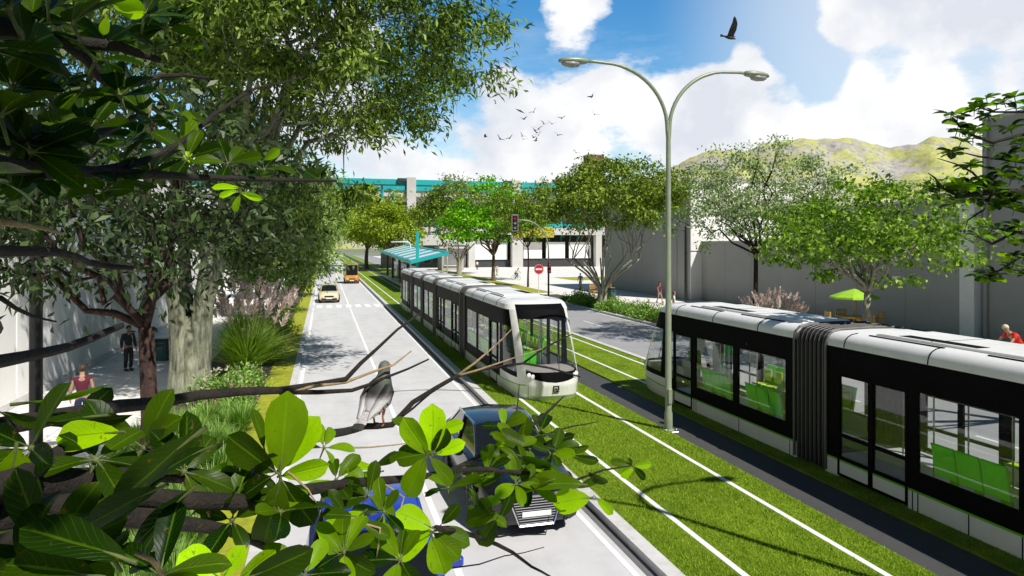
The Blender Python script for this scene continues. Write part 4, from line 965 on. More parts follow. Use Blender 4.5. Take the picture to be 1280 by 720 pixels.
def make_chair():
    root = thing("garden_chair", "x", "chair")
    s = MB(); s.bbox(-.24,.24,-.24,.24,.42,.46,.01); s.build("seat", M["wood"], root)
    for sx in (1,-1):
        for y, h in ((-.22,.44),(.22,.95)):
            l = MB(); l.bbox(sx*.22-.025,sx*.22+.025,y-.025,y+.025,0,h,.006); l.build("leg", M["wood"], root)
        a = MB(); a.bbox(sx*.25-.03,sx*.25+.03,-.25,.22,.64,.68,.01); a.build("armrest", M["wood"], root)
    k = MB()
    for z in (.58,.68,.78,.88): k.bbox(-.22,.22,.205,.235,z,z+.06,.006)
    k.build("backrest", M["wood"], root)
    return root
def make_table():
    root = thing("garden_table", "x", "table")
    t = MB(); t.lathe([(.01,.70),(.60,.70),(.62,.72),(.62,.75),(.01,.76)], 20); t.build("tabletop", M["wood"], root, angle=40)
    for k in range(4):
        a = PI/4+k*PI/2; l = MB(); l.tube([(.45*math.cos(a),.45*math.sin(a),0),(.38*math.cos(a),.38*math.sin(a),.71)], .03, 6); l.build("leg", M["wood"], root)
    return root
ch0 = make_chair(); tb0 = make_table()
c = at(1068, 400, 37.6); tx, ty = c.x, c.y
tb0.location = (tx,ty,.12); tb0["label"] = "round wooden table under the green parasol"
um_s = 1.12
tb0.scale = (1.25,)*3; ch0.scale = (1.28,)*3
um = thing("parasol", "green parasol open over a wooden table by the grey wall", "parasol", (tx,ty,.12))
u = MB(); u.tube([(0,0,0),(0,0,2.45)], .03, 8); u.build("pole", M["wood"], um)
u = MB(); u.loft([[(r*math.cos(2*PI*j/8), r*math.sin(2*PI*j/8), z) for j in range(8)] for r, z in ((1.28,1.92),(1.25,2.02),(.65,2.27),(.02,2.46))], cap=False); uo = u.build("canopy", M["green_cloth"], um)
u = MB()
for j in range(8): u.tube([(0,0,2.0),(.8*math.cos(2*PI*j/8),.8*math.sin(2*PI*j/8),2.17)], .012, 5)
u.build("rib", M["wood"], uo)
u = MB(); u.lathe([(.3,0),(.3,.06),(.05,.1)], 12); u.build("base", M["kerb"], um)
first = True
side_ = {0:"right of", 1:"behind", 2:"left of", 3:"in front of"}
for k in range(4):
    a = k*PI/2 - .25; x, y = tx+1.2*math.cos(a), ty+1.2*math.sin(a)
    lb = f"wooden armchair {side_[k]} the round table under the green parasol"
    if first: ch0.location = (x,y,.12); ch0.rotation_euler = (0,0,a-PI/2); ch0["label"] = lb; ch0["group"] = "chairs at the parasol table"; first = False
    else: dup(ch0, (x,y,.12), a-PI/2, lb, "chairs at the parasol table")
for k, (px, py, r, w) in enumerate(((743,374,.3,"leftmost"),(753,376,1.5,"middle"),(762,373.5,2.2,"rightmost"))):
    g = gnd(px, py); dup(ch0, (g.x,g.y,.12), r, f"{w} of three wooden armchairs behind the vase shaped tree trunk", "chairs by the vase shaped tree", scale=1.4)

# ------------------------------------------------------------------ birds
def make_flyer(name, label, up=.5, group=None):
    root = thing(name, label, "bird", group=group)
    b_ = MB(); b_.loft([[(r*math.cos(2*PI*j/8), y, r*math.sin(2*PI*j/8)) for j in range(8)] for y, r in ((-.19,.004),(-.15,.02),(-.11,.028),(-.06,.045),(.03,.05),(.12,.03),(.16,.016))])
    b_.build("body", M["feather_dark"], root, smooth=True)
    for s in (1,-1):
        w = MB(); rows = []
        for x, z, c0, c1 in ((.03,.02,-.09,.08),(.16,.02+.13*up,-.12,.07),(.28,.02+.22*up,-.10,.05),(.40,.02+.26*up,-.04,.05),(.47,.02+.27*up,.01,.04)):
            rows.append([(s*x,c0,z),(s*x,(c0+c1)/2,z+.012),(s*x,c1,z-.004)])
        w.loft(rows, cap=False, closed=False); w.build("wing", M["feather_dark"], root, smooth=True)
    t = MB(); t.loft([[(-w_,y,0),(w_,y,0),(w_,y,.01),(-w_,y,.01)] for y, w_ in ((.14,.02),(.24,.055),(.27,.05))]); t.build("tail", M["feather_dark"], root)
    return root
FL = [(607,171),(625,174),(637,173),(653,170),(654,174),(667,140),(655,149),(669,163),(673,161),(680,155),(690,155),(671,166),(673,169),(667,172),(670,176),(702,148),(697,169),(740,121),(743,143),(720,191)]
spec = {0:"leftmost small dark bird of the flock, near the tree leaves", 17:"highest small dark bird of the flock, right of the others", 18:"small dark bird below the highest one on the flock's right side",
        19:"lowest small dark bird, flying alone under the flock", 15:"small dark bird at the upper right edge of the tight flock", 5:"small dark bird at the upper left of the tight flock"}
f0 = None
for k, (px, py) in enumerate(FL):
    lb = spec.get(k, "small dark bird in the tight middle of the flock"); rz = PI/2 + rnd.uniform(-.9,.9)
    pos = at(px, py, 62+rnd.uniform(-4,8)); 
    if f0 is None: f0 = make_flyer("flying_bird", lb, .75, "birds flying in a flock"); f0.location = pos; f0.rotation_euler = (.25,.3,rz+PI); f0.scale = (.95,)*3
    else:
        c = dup(f0, pos, 0, lb, "birds flying in a flock", .95*rnd.uniform(.85,1.1)); c.rotation_euler = (rnd.uniform(-.1,.6), rnd.uniform(-.7,.7), rnd.uniform(-.7,.7)+ (PI if rnd.random() < .5 else 0))
b2 = make_flyer("flying_bird", "larger dark bird with raised wings above the right lamp head", 1.25)
b2.location = at(912, 47, 14); b2.rotation_euler = (.35, .35, 1.1); b2.scale = (.72,)*3

def make_pigeon():
    root = thing("pigeon", "pigeon with dark neck and pale grey back perched on a branch, seen from behind", "bird")
    def loftb(pts, m, nm, par, smooth=True):
        mb = MB(); mb.loft([[Vector(c)+Vector((rx*math.cos(2*PI*j/14),0,0))+Vector(n)*(rz_*math.sin(2*PI*j/14)) for j in range(14)] for c, rx, rz_, n in pts]); return mb.build(nm, m, par, smooth=smooth)
    m, n, b = nt("pigeon_feathers")
    tc = N(n, "ShaderNodeTexCoord"); sp = N(n, "ShaderNodeSeparateXYZ"); n.links.new(tc.outputs["Object"], sp.inputs[0])
    t = noise_tex(n, 45, 4, .7); ad = N(n, "ShaderNodeMath", operation="MULTIPLY_ADD"); ad.inputs[1].default_value = .035; n.links.new(t.outputs["Fac"], ad.inputs[0]); n.links.new(sp.outputs["Z"], ad.inputs[2])
    mr = N(n, "ShaderNodeMapRange"); mr.inputs[1].default_value = .10; mr.inputs[2].default_value = .295; n.links.new(ad.outputs[0], mr.inputs[0])
    r = ramp(n, [(0,(.66,.64,.64)),(.36,(.46,.44,.45)),(.47,(.12,.11,.115)),(.56,(.022,.022,.022)),(.74,(.028,.032,.028)),(.85,(.07,.09,.06)),(1,(.12,.13,.11))], mr.outputs[0]); n.links.new(r.outputs[0], b.inputs["Base Color"]); b.inputs["Roughness"].default_value = .65
    nx = (0,.55,.83)
    body = loftb([((0,.115,.105),.012,.010,(0,0,1)),((0,.085,.12),.035,.03,nx),((0,.045,.145),.06,.052,nx),((0,.0,.18),.073,.066,nx),((0,-.03,.215),.066,.062,nx),((0,-.045,.25),.046,.046,(0,.9,.4)),
                  ((0,-.05,.28),.034,.036,(0,1,.1)),((0,-.052,.305),.033,.040,(0,1,0)),((0,-.055,.325),.031,.040,(0,1,0)),((0,-.056,.343),.022,.028,(0,1,0)),((0,-.056,.352),.006,.008,(0,1,0))], m, "body", root)
    bk_ = MB(); bk_.tube([(0,-.09,.318),(0,-.115,.314),(0,-.128,.305)], [.009,.007,.002], 6); bk_.build("beak", M["lamp_lens"], body)
    e = MB()
    for s in (1,-1): e.ball((s*.029,-.066,.328), .006, 8, 5)
    e.build("eye", M["red"], body)
    wm = mat("pigeon_wing", (.50,.48,.48), .7, var=.35, scale=30, stretch=(1,3,1), bump=.4, bscale=60)
    for s in (1,-1):
        w = MB(); rows = []
        for t_, c, wd in ((0,(s*.052,-.035,.245),.012),(.2,(s*.078,-.005,.215),.040),(.5,(s*.080,.045,.165),.05),(.8,(s*.055,.095,.115),.035),(1,(s*.03,.155,.07),.006)):
            c = Vector(c); rows.append([c+Vector((-s*wd*.8,wd*.5,wd*.45)), c+Vector((s*.008,.012,.0)), c+Vector((s*wd*.1,-wd*.5,-wd*.75)), c+Vector((-s*.02,0,-wd*.2))])
        w.loft(rows); wo = w.build("wing", m, root, smooth=True)
        w = MB()
        for k in range(3): w.tube([(s*(.070-.012*k),.06+.022*k,.165-.02*k),(s*(.085-.012*k),.045+.022*k,.125-.02*k)], .0045, 5)
        w.build("wing_bar", M["feather_dark"], wo)
        l = MB(); x = s*.030; l.tube([(x,.01,.13),(x,.0,.085),(x,.012,.05),(x,.0,.008)], [.016,.010,.006,.006], 7)
        for a in (-.5,0,.5): l.tube([(x,0,.008),(x+.02*math.sin(a),-.02,.006),(x+.04*math.sin(a),-.042*math.cos(a),-.004)], [.005,.004,.002], 5)
        l.tube([(x,0,.008),(x,.022,.002)], [.005,.002], 5); l.build("leg", mat("pigeon_leg", (.50,.16,.06), .6), root, smooth=True)
    t = MB(); t.loft([[(x*w_,y,z+d) for x, d in ((-1,-.006),(-.4,.0),(.4,.0),(1,-.006),(.4,-.012),(-.4,-.012))] for y, z, w_ in ((.09,.115,.028),(.14,.085,.032),(.19,.055,.036))]); to = t.build("tail", wm, root)
    t = MB(); t.loft([[(x*w_,y,z+d) for x, d in ((-1,-.005),(-.4,.001),(.4,.001),(1,-.005),(.4,-.012),(-.4,-.012))] for y, z, w_ in ((.19,.055,.036),(.225,.034,.038))]); t.build("tail_band", M["feather_dark"], to)
    return root
pg = make_pigeon()
# ------------------------------------------------------------------ buildings
def box_obj(name, m, parent, *boxes, bevel=0):
    if name in ("window","mullion","wall_panel","column","pier_cap","post","screen","advert_panel","bench_leg","wall","downpipe","base_wall"):
        for q in boxes: o = MB().box(*q).build(name, m, parent)
        return o
    b_ = MB()
    for q in boxes: b_.bbox(*q, bevel) if bevel else b_.box(*q)
    return b_.build(name, m, parent)
lw = thing("building", "long blank white building wall behind the trees on the left plaza", "building", (-9, 20, 0))
box_obj("wall", M["white_wall"], lw, (-9, -.02, -34, 3.98, 0, 9), (-9, 0, 4.02, 48, 0, 9))
box_obj("plinth", M["kerb"], lw, (-.02, .05, -34, 48, 0, .35))
box_obj("coping", M["kerb"], lw, (-9, .12, -34, 48, 9, 9.25))
lb2 = thing("building", "low white building with a dark window band at the far end of the left plaza", "building", (-11, 72, 0))
box_obj("wall", M["white_wall"], lb2, (-12, 0, 0, 60, 0, 2.4), (-12, 0, 0, 60, 3.6, 6.2))
box_obj("window", M["dark_glass"], lb2, (-11.9, -.12, .1, 59.9, 2.4, 3.6))
box_obj("mullion", M["white"], lb2, *[(-.13, -.02, 2+k*3, 2.12+k*3, 2.4, 3.6) for k in range(20)])
box_obj("roof", M["tram_roof"], lb2, (-12.2, .3, -.3, 60.3, 6.2, 6.45))

ra = thing("building", "tall grey building with a bright white end face right of the vase shaped tree", "building", (30.9, 53.5, 0))
box_obj("wall", M["grey_wall"], ra, (0, 6, 0, 18.8, 0, 10.6))
box_obj("end_wall", M["white_wall"], ra, (0.02, 13.5, -.12, -.01, 0, 10.6))
box_obj("annex", M["grey_wall"], ra, (6.01, 13.5, 0, 12, 0, 10.58))
box_obj("coping", M["kerb"], ra, (-.06, 13.6, -.2, 18.9, 10.6, 10.72))
box_obj("downpipe", M["grey_wall"], ra, (-.09, -.001, .35, .5, 0, 10.5), (-.07, -.001, 2.2, 2.3, 0, 9.8))
rb = thing("wall", "lower grey wall below the bright white end face", "wall", (32.0, 42.6, 0))
box_obj("wall_face", M["grey_wall"], rb, (0, .4, .02, 10.8, 0, 5.25)); box_obj("coping", M["kerb"], rb, (-.05, .45, .02, 10.8, 5.25, 5.33))
rc = thing("building", "long blank grey building behind the parasol and the two right trees", "building", (32.0, 26.4, 0))
box_obj("wall", M["grey_wall"], rc, (0, 9, 1.52, 16.2, 0, 7.35)); box_obj("coping", M["kerb"], rc, (-.08, 9.1, 1.52, 16.25, 7.35, 7.5)); box_obj("plinth", M["dark_cladding"], rc, (-.05, -.002, 1.52, 16.2, 0, .28))
rd = thing("building", "light grey corner building with a pilaster at the right edge", "building", (31.6, 11.5, 0))
box_obj("wall", M["grey_wall"], rd, (.6, 10, -20, 15.55, 0, 11.3)); box_obj("pilaster", M["white_wall"], rd, (.1, .6, 15.57, 16.4, 0, 7.6)); box_obj("coping", M["kerb"], rd, (.5, 10.1, -20.1, 15.65, 11.3, 11.45))
box_obj("downpipe", M["grey_wall"], rd, (.45, .58, 15.2, 15.35, 0, 11.2))
tw = thing("tower", "narrow brown brick tower above the vase shaped tree", "tower", tuple(at(742, 306, 225).xy) + (0,))
box_obj("shaft", M["brown_wall"], tw, (-2.6, 2.6, -2.6, 2.6, 0, 34.2)); box_obj("coping", M["kerb"], tw, (-2.75, 2.75, -2.75, 2.75, 34.2, 34.6)); box_obj("window", M["dark_glass"], tw, *[(-1.6+k*1.6, -.8+k*1.6, -2.62, -2.58, 26, 27.4) for k in range(3)])

def joints(root, ys, x, h, nm="joint"):
    for y in ys:
        o = MB().box(x-.004, x+.02, y-.008, y+.008, .3, h).build(nm, M["gutter"], root)
joints(rc, (5.2, 8.9, 12.6), -.001, 7.3); joints(ra, (4.7, 9.4, 14.1), -.001, 10.5); joints(rb, (3.6, 7.2), -.001, 5.2)
# viaduct with the turquoise parapet
vd = thing("viaduct", "elevated railway viaduct with a turquoise parapet crossing the end of the street", "viaduct", (0, 150, 0))
VX0, VX1 = -60, 96
box_obj("deck", M["viaduct"], vd, (VX0, VX1, .4, 11, 15.6, 17.0), (VX0, VX1, 2, 9.5, 14.4, 15.6))
pb = box_obj("parapet", M["teal"], vd, (VX0, VX1, 0, .18, 16.9, 19.3)); box_obj("parapet", M["teal"], vd, (VX0, VX1, 11.1, 11.3, 16.9, 19.3))
box_obj("rail", M["dark_cladding"], pb, (VX0, VX1, -.12, -.02, 18.0, 18.12), *[(VX0+k*6, VX0+k*6+.3, -.1, -.01, 16.9, 18.1) for k in range(26)])
for x in (-44, -20, 18.4, 42.2, 66, 88):
    pr = box_obj("pier", M["viaduct"], vd, (x-1, x+1, -.7, -.12, 11.6, 19.7), (x-1.4, x+1.4, 3, 8.5, 0, 14.4)); box_obj("bracket", M["dark_cladding"], pr, (x-3.0, x-1, -.68, -.14, 18.9, 19.5))
for x in (12.2, 14.6, 18.6, 24, 30, 49.5, 53, 57): 
    c = MB(); c.cyl((x, -.4, 5.2), (x, -.4, 16.9), .24, 8); c.build("column", M["teal"], vd)
st = thing("station_building", "white and dark glazed station building under the viaduct", "station", (0, 138, 0))
box_obj("hall", M["dark_cladding"], st, (7.5, 64, 14.2, 22, 9.0, 15.55))
box_obj("slab", M["viaduct"], st, (10, 30, 2, 13.9, 4.9, 7.0), (30.02, 66, 4, 13.9, 7.2, 9.0))
box_obj("fascia", M["teal"], st, (46, 60, 3.8, 3.98, 8.9, 9.5))
box_obj("yellow_panel", M["yellow_panel"], st, (39.5, 48.5, 3.55, 3.97, 6.6, 8.9))
box_obj("back_wall", M["dark_cladding"], st, (30, 66, 13.9, 14.18, 0, 9.0)); box_obj("side_wall", M["viaduct"], st, (12, 29.98, 13.9, 14.18, 0, 9.0))
box_obj("wall_panel", M["white_wall"], st, (13.5,16.5,5.6,5.9,1.4,4.88),(17.2,19.6,5.6,5.9,1.4,4.88),(31,38.5,5.6,5.9,1.8,6.2),(42.2,46.4,5.6,5.9,2.0,5.6),(47.4,51.8,5.6,5.9,2.0,5.6),(52.8,58,5.6,5.9,2.0,5.6))
box_obj("column", M["viaduct"], st, (29.6,31,4,5.5,0,7.18),(39.2,41.6,4,5.5,0,7.18),(24.2,25.4,4,5.5,0,4.88),(58.6,60,4,5.5,0,7.18))
box_obj("base_wall", M["dark_cladding"], st, (31.02,39.18,5.92,6.2,0,1.8),(41.62,58.58,5.92,6.2,0,2.0))
box_obj("stair", M["kerb"], st, *[(26+k*.35, 29.4, 6, 10, k*.3, k*.3+.3) for k in range(9)])
for k, x in enumerate((20.4, 22.2, 26.4)): box_obj("window", M["dark_glass"], st, (x, x+1.3, 5.6, 5.9, 1.2, 4.4))
kb = thing("kiosk", "dark fronted kiosk at the left end of the station", "kiosk", (21.5, 128, 0))
box_obj("wall", M["grey_wall"], kb, (0, 4.2, 0, 5, 0, 4.3)); box_obj("roof", M["viaduct"], kb, (-.6, 4.8, -.8, 5.4, 4.3, 4.65)); box_obj("counter", M["kerb"], kb, (.4, 3.8, -.3, -.01, 1.0, 1.15)); box_obj("shutter", M["steel"], kb, (.5, 3.7, -.06, -.012, 1.3, 3.2))

ts = thing("tram_stop", "turquoise striped tram stop shelter on the platform behind the first tram", "tram stop", (8.6, 69, 0))
def cz(x, y): return 3.25 + x*.24 + y*.021
bt, bw = MB(), MB(); n = 14
for k in range(n):
    y0_, y1_ = 37*k/n, 37*(k+1)/n
    (bt if k % 2 == 0 else bw).loft([[(x, y0_+.01, cz(x,y0_)), (x, y1_-.01, cz(x,y1_)), (x, y1_-.01, cz(x,y1_)+.10), (x, y0_+.01, cz(x,y0_)+.10)] for x in (0, 3.4)])
for x0_, x1_ in ((-.25, 0), (3.4, 3.65)):
    bt.loft([[(x0_, y, cz(x0_,y)-.14), (x1_, y, cz(x1_,y)-.14), (x1_, y, cz(x1_,y)+.2), (x0_, y, cz(x0_,y)+.2)] for y in (-.2, 37.2)])
bt.loft([[(x, -.22, cz(x,0)-.14), (x, -.02, cz(x,0)-.14), (x, -.02, cz(x,0)+.18), (x, -.22, cz(x,0)+.18)] for x in (-.25, 3.65)])
bt.build("canopy", M["teal"], ts); bw.build("canopy_panel", M["white"], ts)
box_obj("platform", M["kerb"], ts, (.2, 1.35, -3, 40, .05, .32))
for y in (1.5, 10, 19, 28, 36):
    box_obj("post", M["teal"] if y == 1.5 else M["dark_cladding"], ts, (.55, .85, y-.14, y+.14, .32, cz(.7,y)-.02 if y != 1.5 else 6.4))
box_obj("screen", M["dark_glass"], ts, (.72,.78,2,9.5,.5,2.7),(.72,.78,10.5,18.5,.5,2.7),(.72,.78,19.5,27.5,.5,2.7))
box_obj("advert_panel", M["white"], ts, (.66,.70,4.2,5.6,.9,2.3),(.66,.70,13.2,14.2,1.2,2.4),(.66,.70,21.8,23.2,.9,2.3))
for y in (6.5, 15.5): box_obj("bench", M["wood"], ts, (.35,.62,y,y+2,.70,.76),(.42,.56,y+.2,y+.3,.32,.70),(.42,.56,y+1.7,y+1.8,.32,.70))
# ------------------------------------------------------------------ vegetation
def unit(v): return v/np.maximum(np.linalg.norm(v, axis=-1, keepdims=True), 1e-9)
def leaf_quads(P, D, Nn, L, W):
    """rhombic folded leaves: P base, D direction, Nn normal"""
    S = unit(np.cross(D, Nn)); Nn = unit(np.cross(S, D)); L = L[:,None]; W = W[:,None]
    V = np.empty((len(P), 4, 3))
    mid = P + D*L*.48
    V[:,0] = P; V[:,1] = mid + S*W + Nn*W*.35; V[:,2] = P + D*L - Nn*L*.10; V[:,3] = mid - S*W + Nn*W*.35
    return V
def add_tube_path(mb, a, b_, r0, r1, rg, sag=0.0, n=5, sides=6, wob=.04):
    a, b_ = np.array(a), np.array(b_); L = np.linalg.norm(b_-a); pts = []
    for k in range(n+1):
        t = k/n; p = a*(1-t)+b_*t; p = p + rg.normal(0, wob*L, 3)*math.sin(PI*t); p[2] += sag*L*math.sin(PI*t)
        pts.append(p)
    mb.tube(pts, [r0*(1-k/n)+r1*k/n for k in range(n+1)], sides)
    return np.array(pts)
def make_tree(name, label, loc, trunk_h, trunk_r, cc, cr, leafm, barkm, seed, stems=1, n_limb=9, n_clump=120, n_leaf=90, leaf=(.22,.05), clump=.9,
              group=None, lean=(0,0), droop=.35, shell=.5, flat=.6, spread=1.0, low_r=1.0, hang=0):
    rg = np.random.default_rng(seed); root = thing(name, label, "tree", loc, 0, group)
    cc, cr = np.array(cc, float), np.array(cr, float)
    # clump centres inside a lumpy ellipsoid
    ph = rg.random((6,3))*2*PI; fr = rg.normal(0, 2.2, (6,3))
    C = []
    while len(C) < n_clump:
        d = unit(rg.normal(size=(1,3)))[0]; bump = 1 + .22*sum(math.sin(np.dot(fr[k], d)*1.6+ph[k,0]) for k in range(6))/2.2
        if d[2] < -.2 : d = unit((d*np.array([1,1,flat]))[None])[0]
        rr = rg.random()**(1/3) if rg.random() > shell else .8+.25*rg.random()
        C.append(cc + d*cr*rr*bump)
    C = np.array(C)
    tb = MB(); fork = np.array([lean[0], lean[1], trunk_h])
    starts = []
    if stems == 1:
        pts = [(0,0,-.1),(0,0,.12)]; rad = [trunk_r*1.5, trunk_r*1.2]
        for t in (.3,.6,1.0):
            w = rg.normal(0, trunk_r*.35, 2); pts.append((fork[0]*t+w[0], fork[1]*t+w[1], trunk_h*t)); rad.append(trunk_r*(1.05-.25*t))
        pts[-1] = tuple(fork); tb.tube(pts, rad, 12); starts.append((fork, trunk_r*.75))
    else:
        tb.tube([(0,0,-.1),(0,0,.15),(0,0,trunk_h*.45),(0,0,trunk_h*.62)], [trunk_r*1.35,trunk_r*1.1,trunk_r*.92,trunk_r*.55], 14)
        for k in range(stems):
            a = 2*PI*k/stems + rg.uniform(-.3,.3); d0 = trunk_r*.62; sp = spread*rg.uniform(.8,1.25)
            p = [(d0*.8*math.cos(a), d0*.8*math.sin(a), 0), (d0*math.cos(a), d0*math.sin(a), trunk_h*.35), (d0*1.25*math.cos(a)+lean[0]*.4, d0*1.25*math.sin(a), trunk_h*.7),
                 (sp*math.cos(a)*.75+lean[0], sp*math.sin(a)*.75+lean[1], trunk_h*1.15), (sp*1.6*math.cos(a)+lean[0], sp*1.6*math.sin(a)+lean[1], trunk_h*1.6)]
            sr = trunk_r*.95/math.sqrt(stems)
            tb.tube(p, [sr*1.25,sr*1.1,sr*.9,sr*.75,sr*.6], 9); starts.append((np.array(p[-1]), sr*.6))
    tb.build("trunk", barkm, root, smooth=True)
    lb = MB(); nodes = []
    idx = rg.choice(n_clump, min(n_limb, n_clump), replace=False)
    for i in idx:
        tgt = C[i]*.82 + cc*.18
        k = int(np.argmin([np.linalg.norm(s[0]-tgt)*(.7+.6*rg.random()) for s in starts])); s0, r0 = starts[k]
        pts = add_tube_path(lb, s0, tgt, r0*(.62 if stems == 1 else .8), r0*.16, rg, .06, 7, 7, .045)
        for q in range(2, 8): nodes.append((pts[q], r0*(.62*(1-q/7)+.16)))
    NP = np.array([q[0] for q in nodes])
    for c in C:
        dd = np.linalg.norm(NP-c, axis=1); k = int(np.argmin(dd)); r0 = min(nodes[k][1]*.5, .06)
        if dd[k] > .15: add_tube_path(lb, NP[k], c, max(r0,.012), .006, rg, .04, 4, 5, .06)
    lb.build("limbs", barkm, root, smooth=True)["kind"] = "stuff"
    m = n_clump*n_leaf
    cen = np.repeat(C, n_leaf, 0); off = rg.normal(0, 1, (m,3))*np.array([clump,clump,clump*flat])*.55*rg.uniform(.6,1.3,(n_clump,1)).repeat(n_leaf,0)
    P = cen+off; out = unit(P-cc)
    D = unit(rg.normal(0,1,(m,3))*.9 + out*.5 + np.array([0,0,-droop])); Nn = unit(rg.normal(0,.65,(m,3))+np.array([0,0,.75])+out*.35)
    L = leaf[0]*rg.uniform(.65,1.3,m); W = leaf[1]*rg.uniform(.7,1.25,m)
    V = leaf_quads(P, D, Nn, L, W)
    co = leaves_obj("crown", V.reshape(-1,3), np.arange(4*m).reshape(-1,4), leafm, root)
    if hang:
        hb = MB()
        for _ in range(hang):
            c = C[rg.integers(n_clump)]
            if c[2] > cc[2]+.2*cr[2]: continue
            p = c + rg.normal(0,.4,3); ln = rg.uniform(.8,1.8); hb.tube([p, p+np.array([rg.normal(0,.1),rg.normal(0,.1),-ln*.5]), p+np.array([rg.normal(0,.25),rg.normal(0,.25),-ln])], [.012,.009,.003], 4)
        hb.build("hanging_twigs", barkm, root)["kind"] = "stuff"
    return root

make_tree("tree", "huge spreading tree with a pale mossy many stemmed trunk on the left plaza", (-4.2,24.2,.08), 4.2, .62, (1.9,1.0,13.7), (6.2,7.4,6.5), M["leaf_big"], M["bark_grey"], 11,
          stems=6, n_limb=26, n_clump=400, n_leaf=190, leaf=(.33,.047), clump=.95, spread=1.3, hang=90, shell=.6, droop=.5)
make_tree("tree", "dark leaved tree with a thin reddish brown trunk near the left edge", (-2.75,12,.08), 3.6, .145, (-.8,.2,5.7), (2.7,2.3,2.1), M["leaf_dark"], M["bark_red"], 12,
          n_limb=10, n_clump=100, n_leaf=85, leaf=(.21,.036), clump=.75, lean=(.0,.1), droop=.6)
for i, (y, lab, lm, bm_, s) in enumerate(((37,"nearest tree of the left kerb row, its leaves hanging low","leaf_row","bark_brown",1.0),(50,"second tree of the left kerb row, behind the pink pampas grass","leaf_row","bark_brown",.95),
                                 (66,"third tree of the left kerb row, beside the cream yellow car","leaf_mid","bark_brown",1.0),(86,"fourth tree of the left kerb row, level with the orange van","leaf_mid","bark_brown",1.45),(112,"last tree of the left kerb row before the viaduct","leaf_yellow","bark_brown",1.9))):
    make_tree("tree", lab, (-3.1,y,.08), 3.2*s, .15*s, (.2 if s < 1.3 else 1.3,0,5.9*s), (3.1*s,3.3*s,3.4*s), M[lm], M[bm_], 30+i, stems=3 if i % 2 else 1, n_limb=10, n_clump=130, n_leaf=120, leaf=(.30,.06), clump=.95, droop=.5, group="trees of the left kerb row", spread=.6)
make_tree("tree", "bright yellow green tree arching over the far end of the road", (8.2,138,.08), 4, .4, (-1.2,-4,9.8), (7.0,7,5.6), M["leaf_yellow"], M["bark_brown"], 41, n_limb=12, n_clump=170, n_leaf=90, leaf=(.55,.15), clump=1.7)
make_tree("tree", "smaller yellow green tree right behind the turquoise tram stop", (12.5,128,.08), 4, .35, (0,0,8.0), (4.5,4.5,4.2), M["leaf_yellow"], M["bark_brown"], 42, n_limb=10, n_clump=90, n_leaf=80, leaf=(.5,.14), clump=1.5)
g = gnd(753, 388)
make_tree("tree", "vase shaped tree with many bare upright stems beside the right road", (g.x,g.y,.08), 2.4, .36, (1.1,0,8.7), (4.8,4.8,2.4), M["leaf_olive"], M["bark_pale"], 51, stems=13, n_limb=26, n_clump=190, n_leaf=110, leaf=(.27,.08), clump=.85, spread=1.5, shell=.6)
g = gnd(617, 352)
make_tree("tree", "bright green tree with layered tiers of leaves on a slim trunk", (g.x,g.y,.1), 3.4, .26, (-.3,0,8.5), (6.0,5.5,5.4), M["leaf_bright"], M["bark_brown"], 52, n_limb=16, n_clump=95, n_leaf=90, leaf=(.46,.16), clump=1.5, flat=.28)
g = gnd(574, 344)
make_tree("tree", "dark green vase shaped tree with pale forked stems, left of the layered tree", (g.x,g.y,.1), 3.4, .42, (-.4,0,10.6), (7.0,6,4.4), M["leaf_olive"], M["bark_pale"], 53, stems=6, n_limb=14, n_clump=130, n_leaf=90, leaf=(.42,.13), clump=1.5, spread=1.7)
g = gnd(660, 360)
make_tree("tree", "olive green tree on a very thin trunk behind the traffic light", (g.x,g.y,.1), 4.6, .11, (-.2,0,8.6), (3.5,3.5,3.2), M["leaf_olive"], M["bark_red"], 54, n_limb=9, n_clump=90, n_leaf=80, leaf=(.32,.08), clump=1.0)
make_tree("tree", "airy tree with yellow green leaves spreading over the parasol", (21.2,22.8,.1), 3.0, .16, (.2,.2,5.4), (3.7,3.4,1.95), M["leaf_mid"], M["bark_pale"], 55, n_limb=20, n_clump=180, n_leaf=50, leaf=(.20,.065), clump=.55, flat=.5, shell=.55)
make_tree("tree", "tall pale feathery tree in front of the white end face", (21.2,30.2,.1), 4.4, .13, (.3,0,6.9), (4.2,3.8,2.5), M["leaf_hazed"], M["bark_red"], 56, n_limb=16, n_clump=210, n_leaf=75, leaf=(.16,.05), clump=.55)

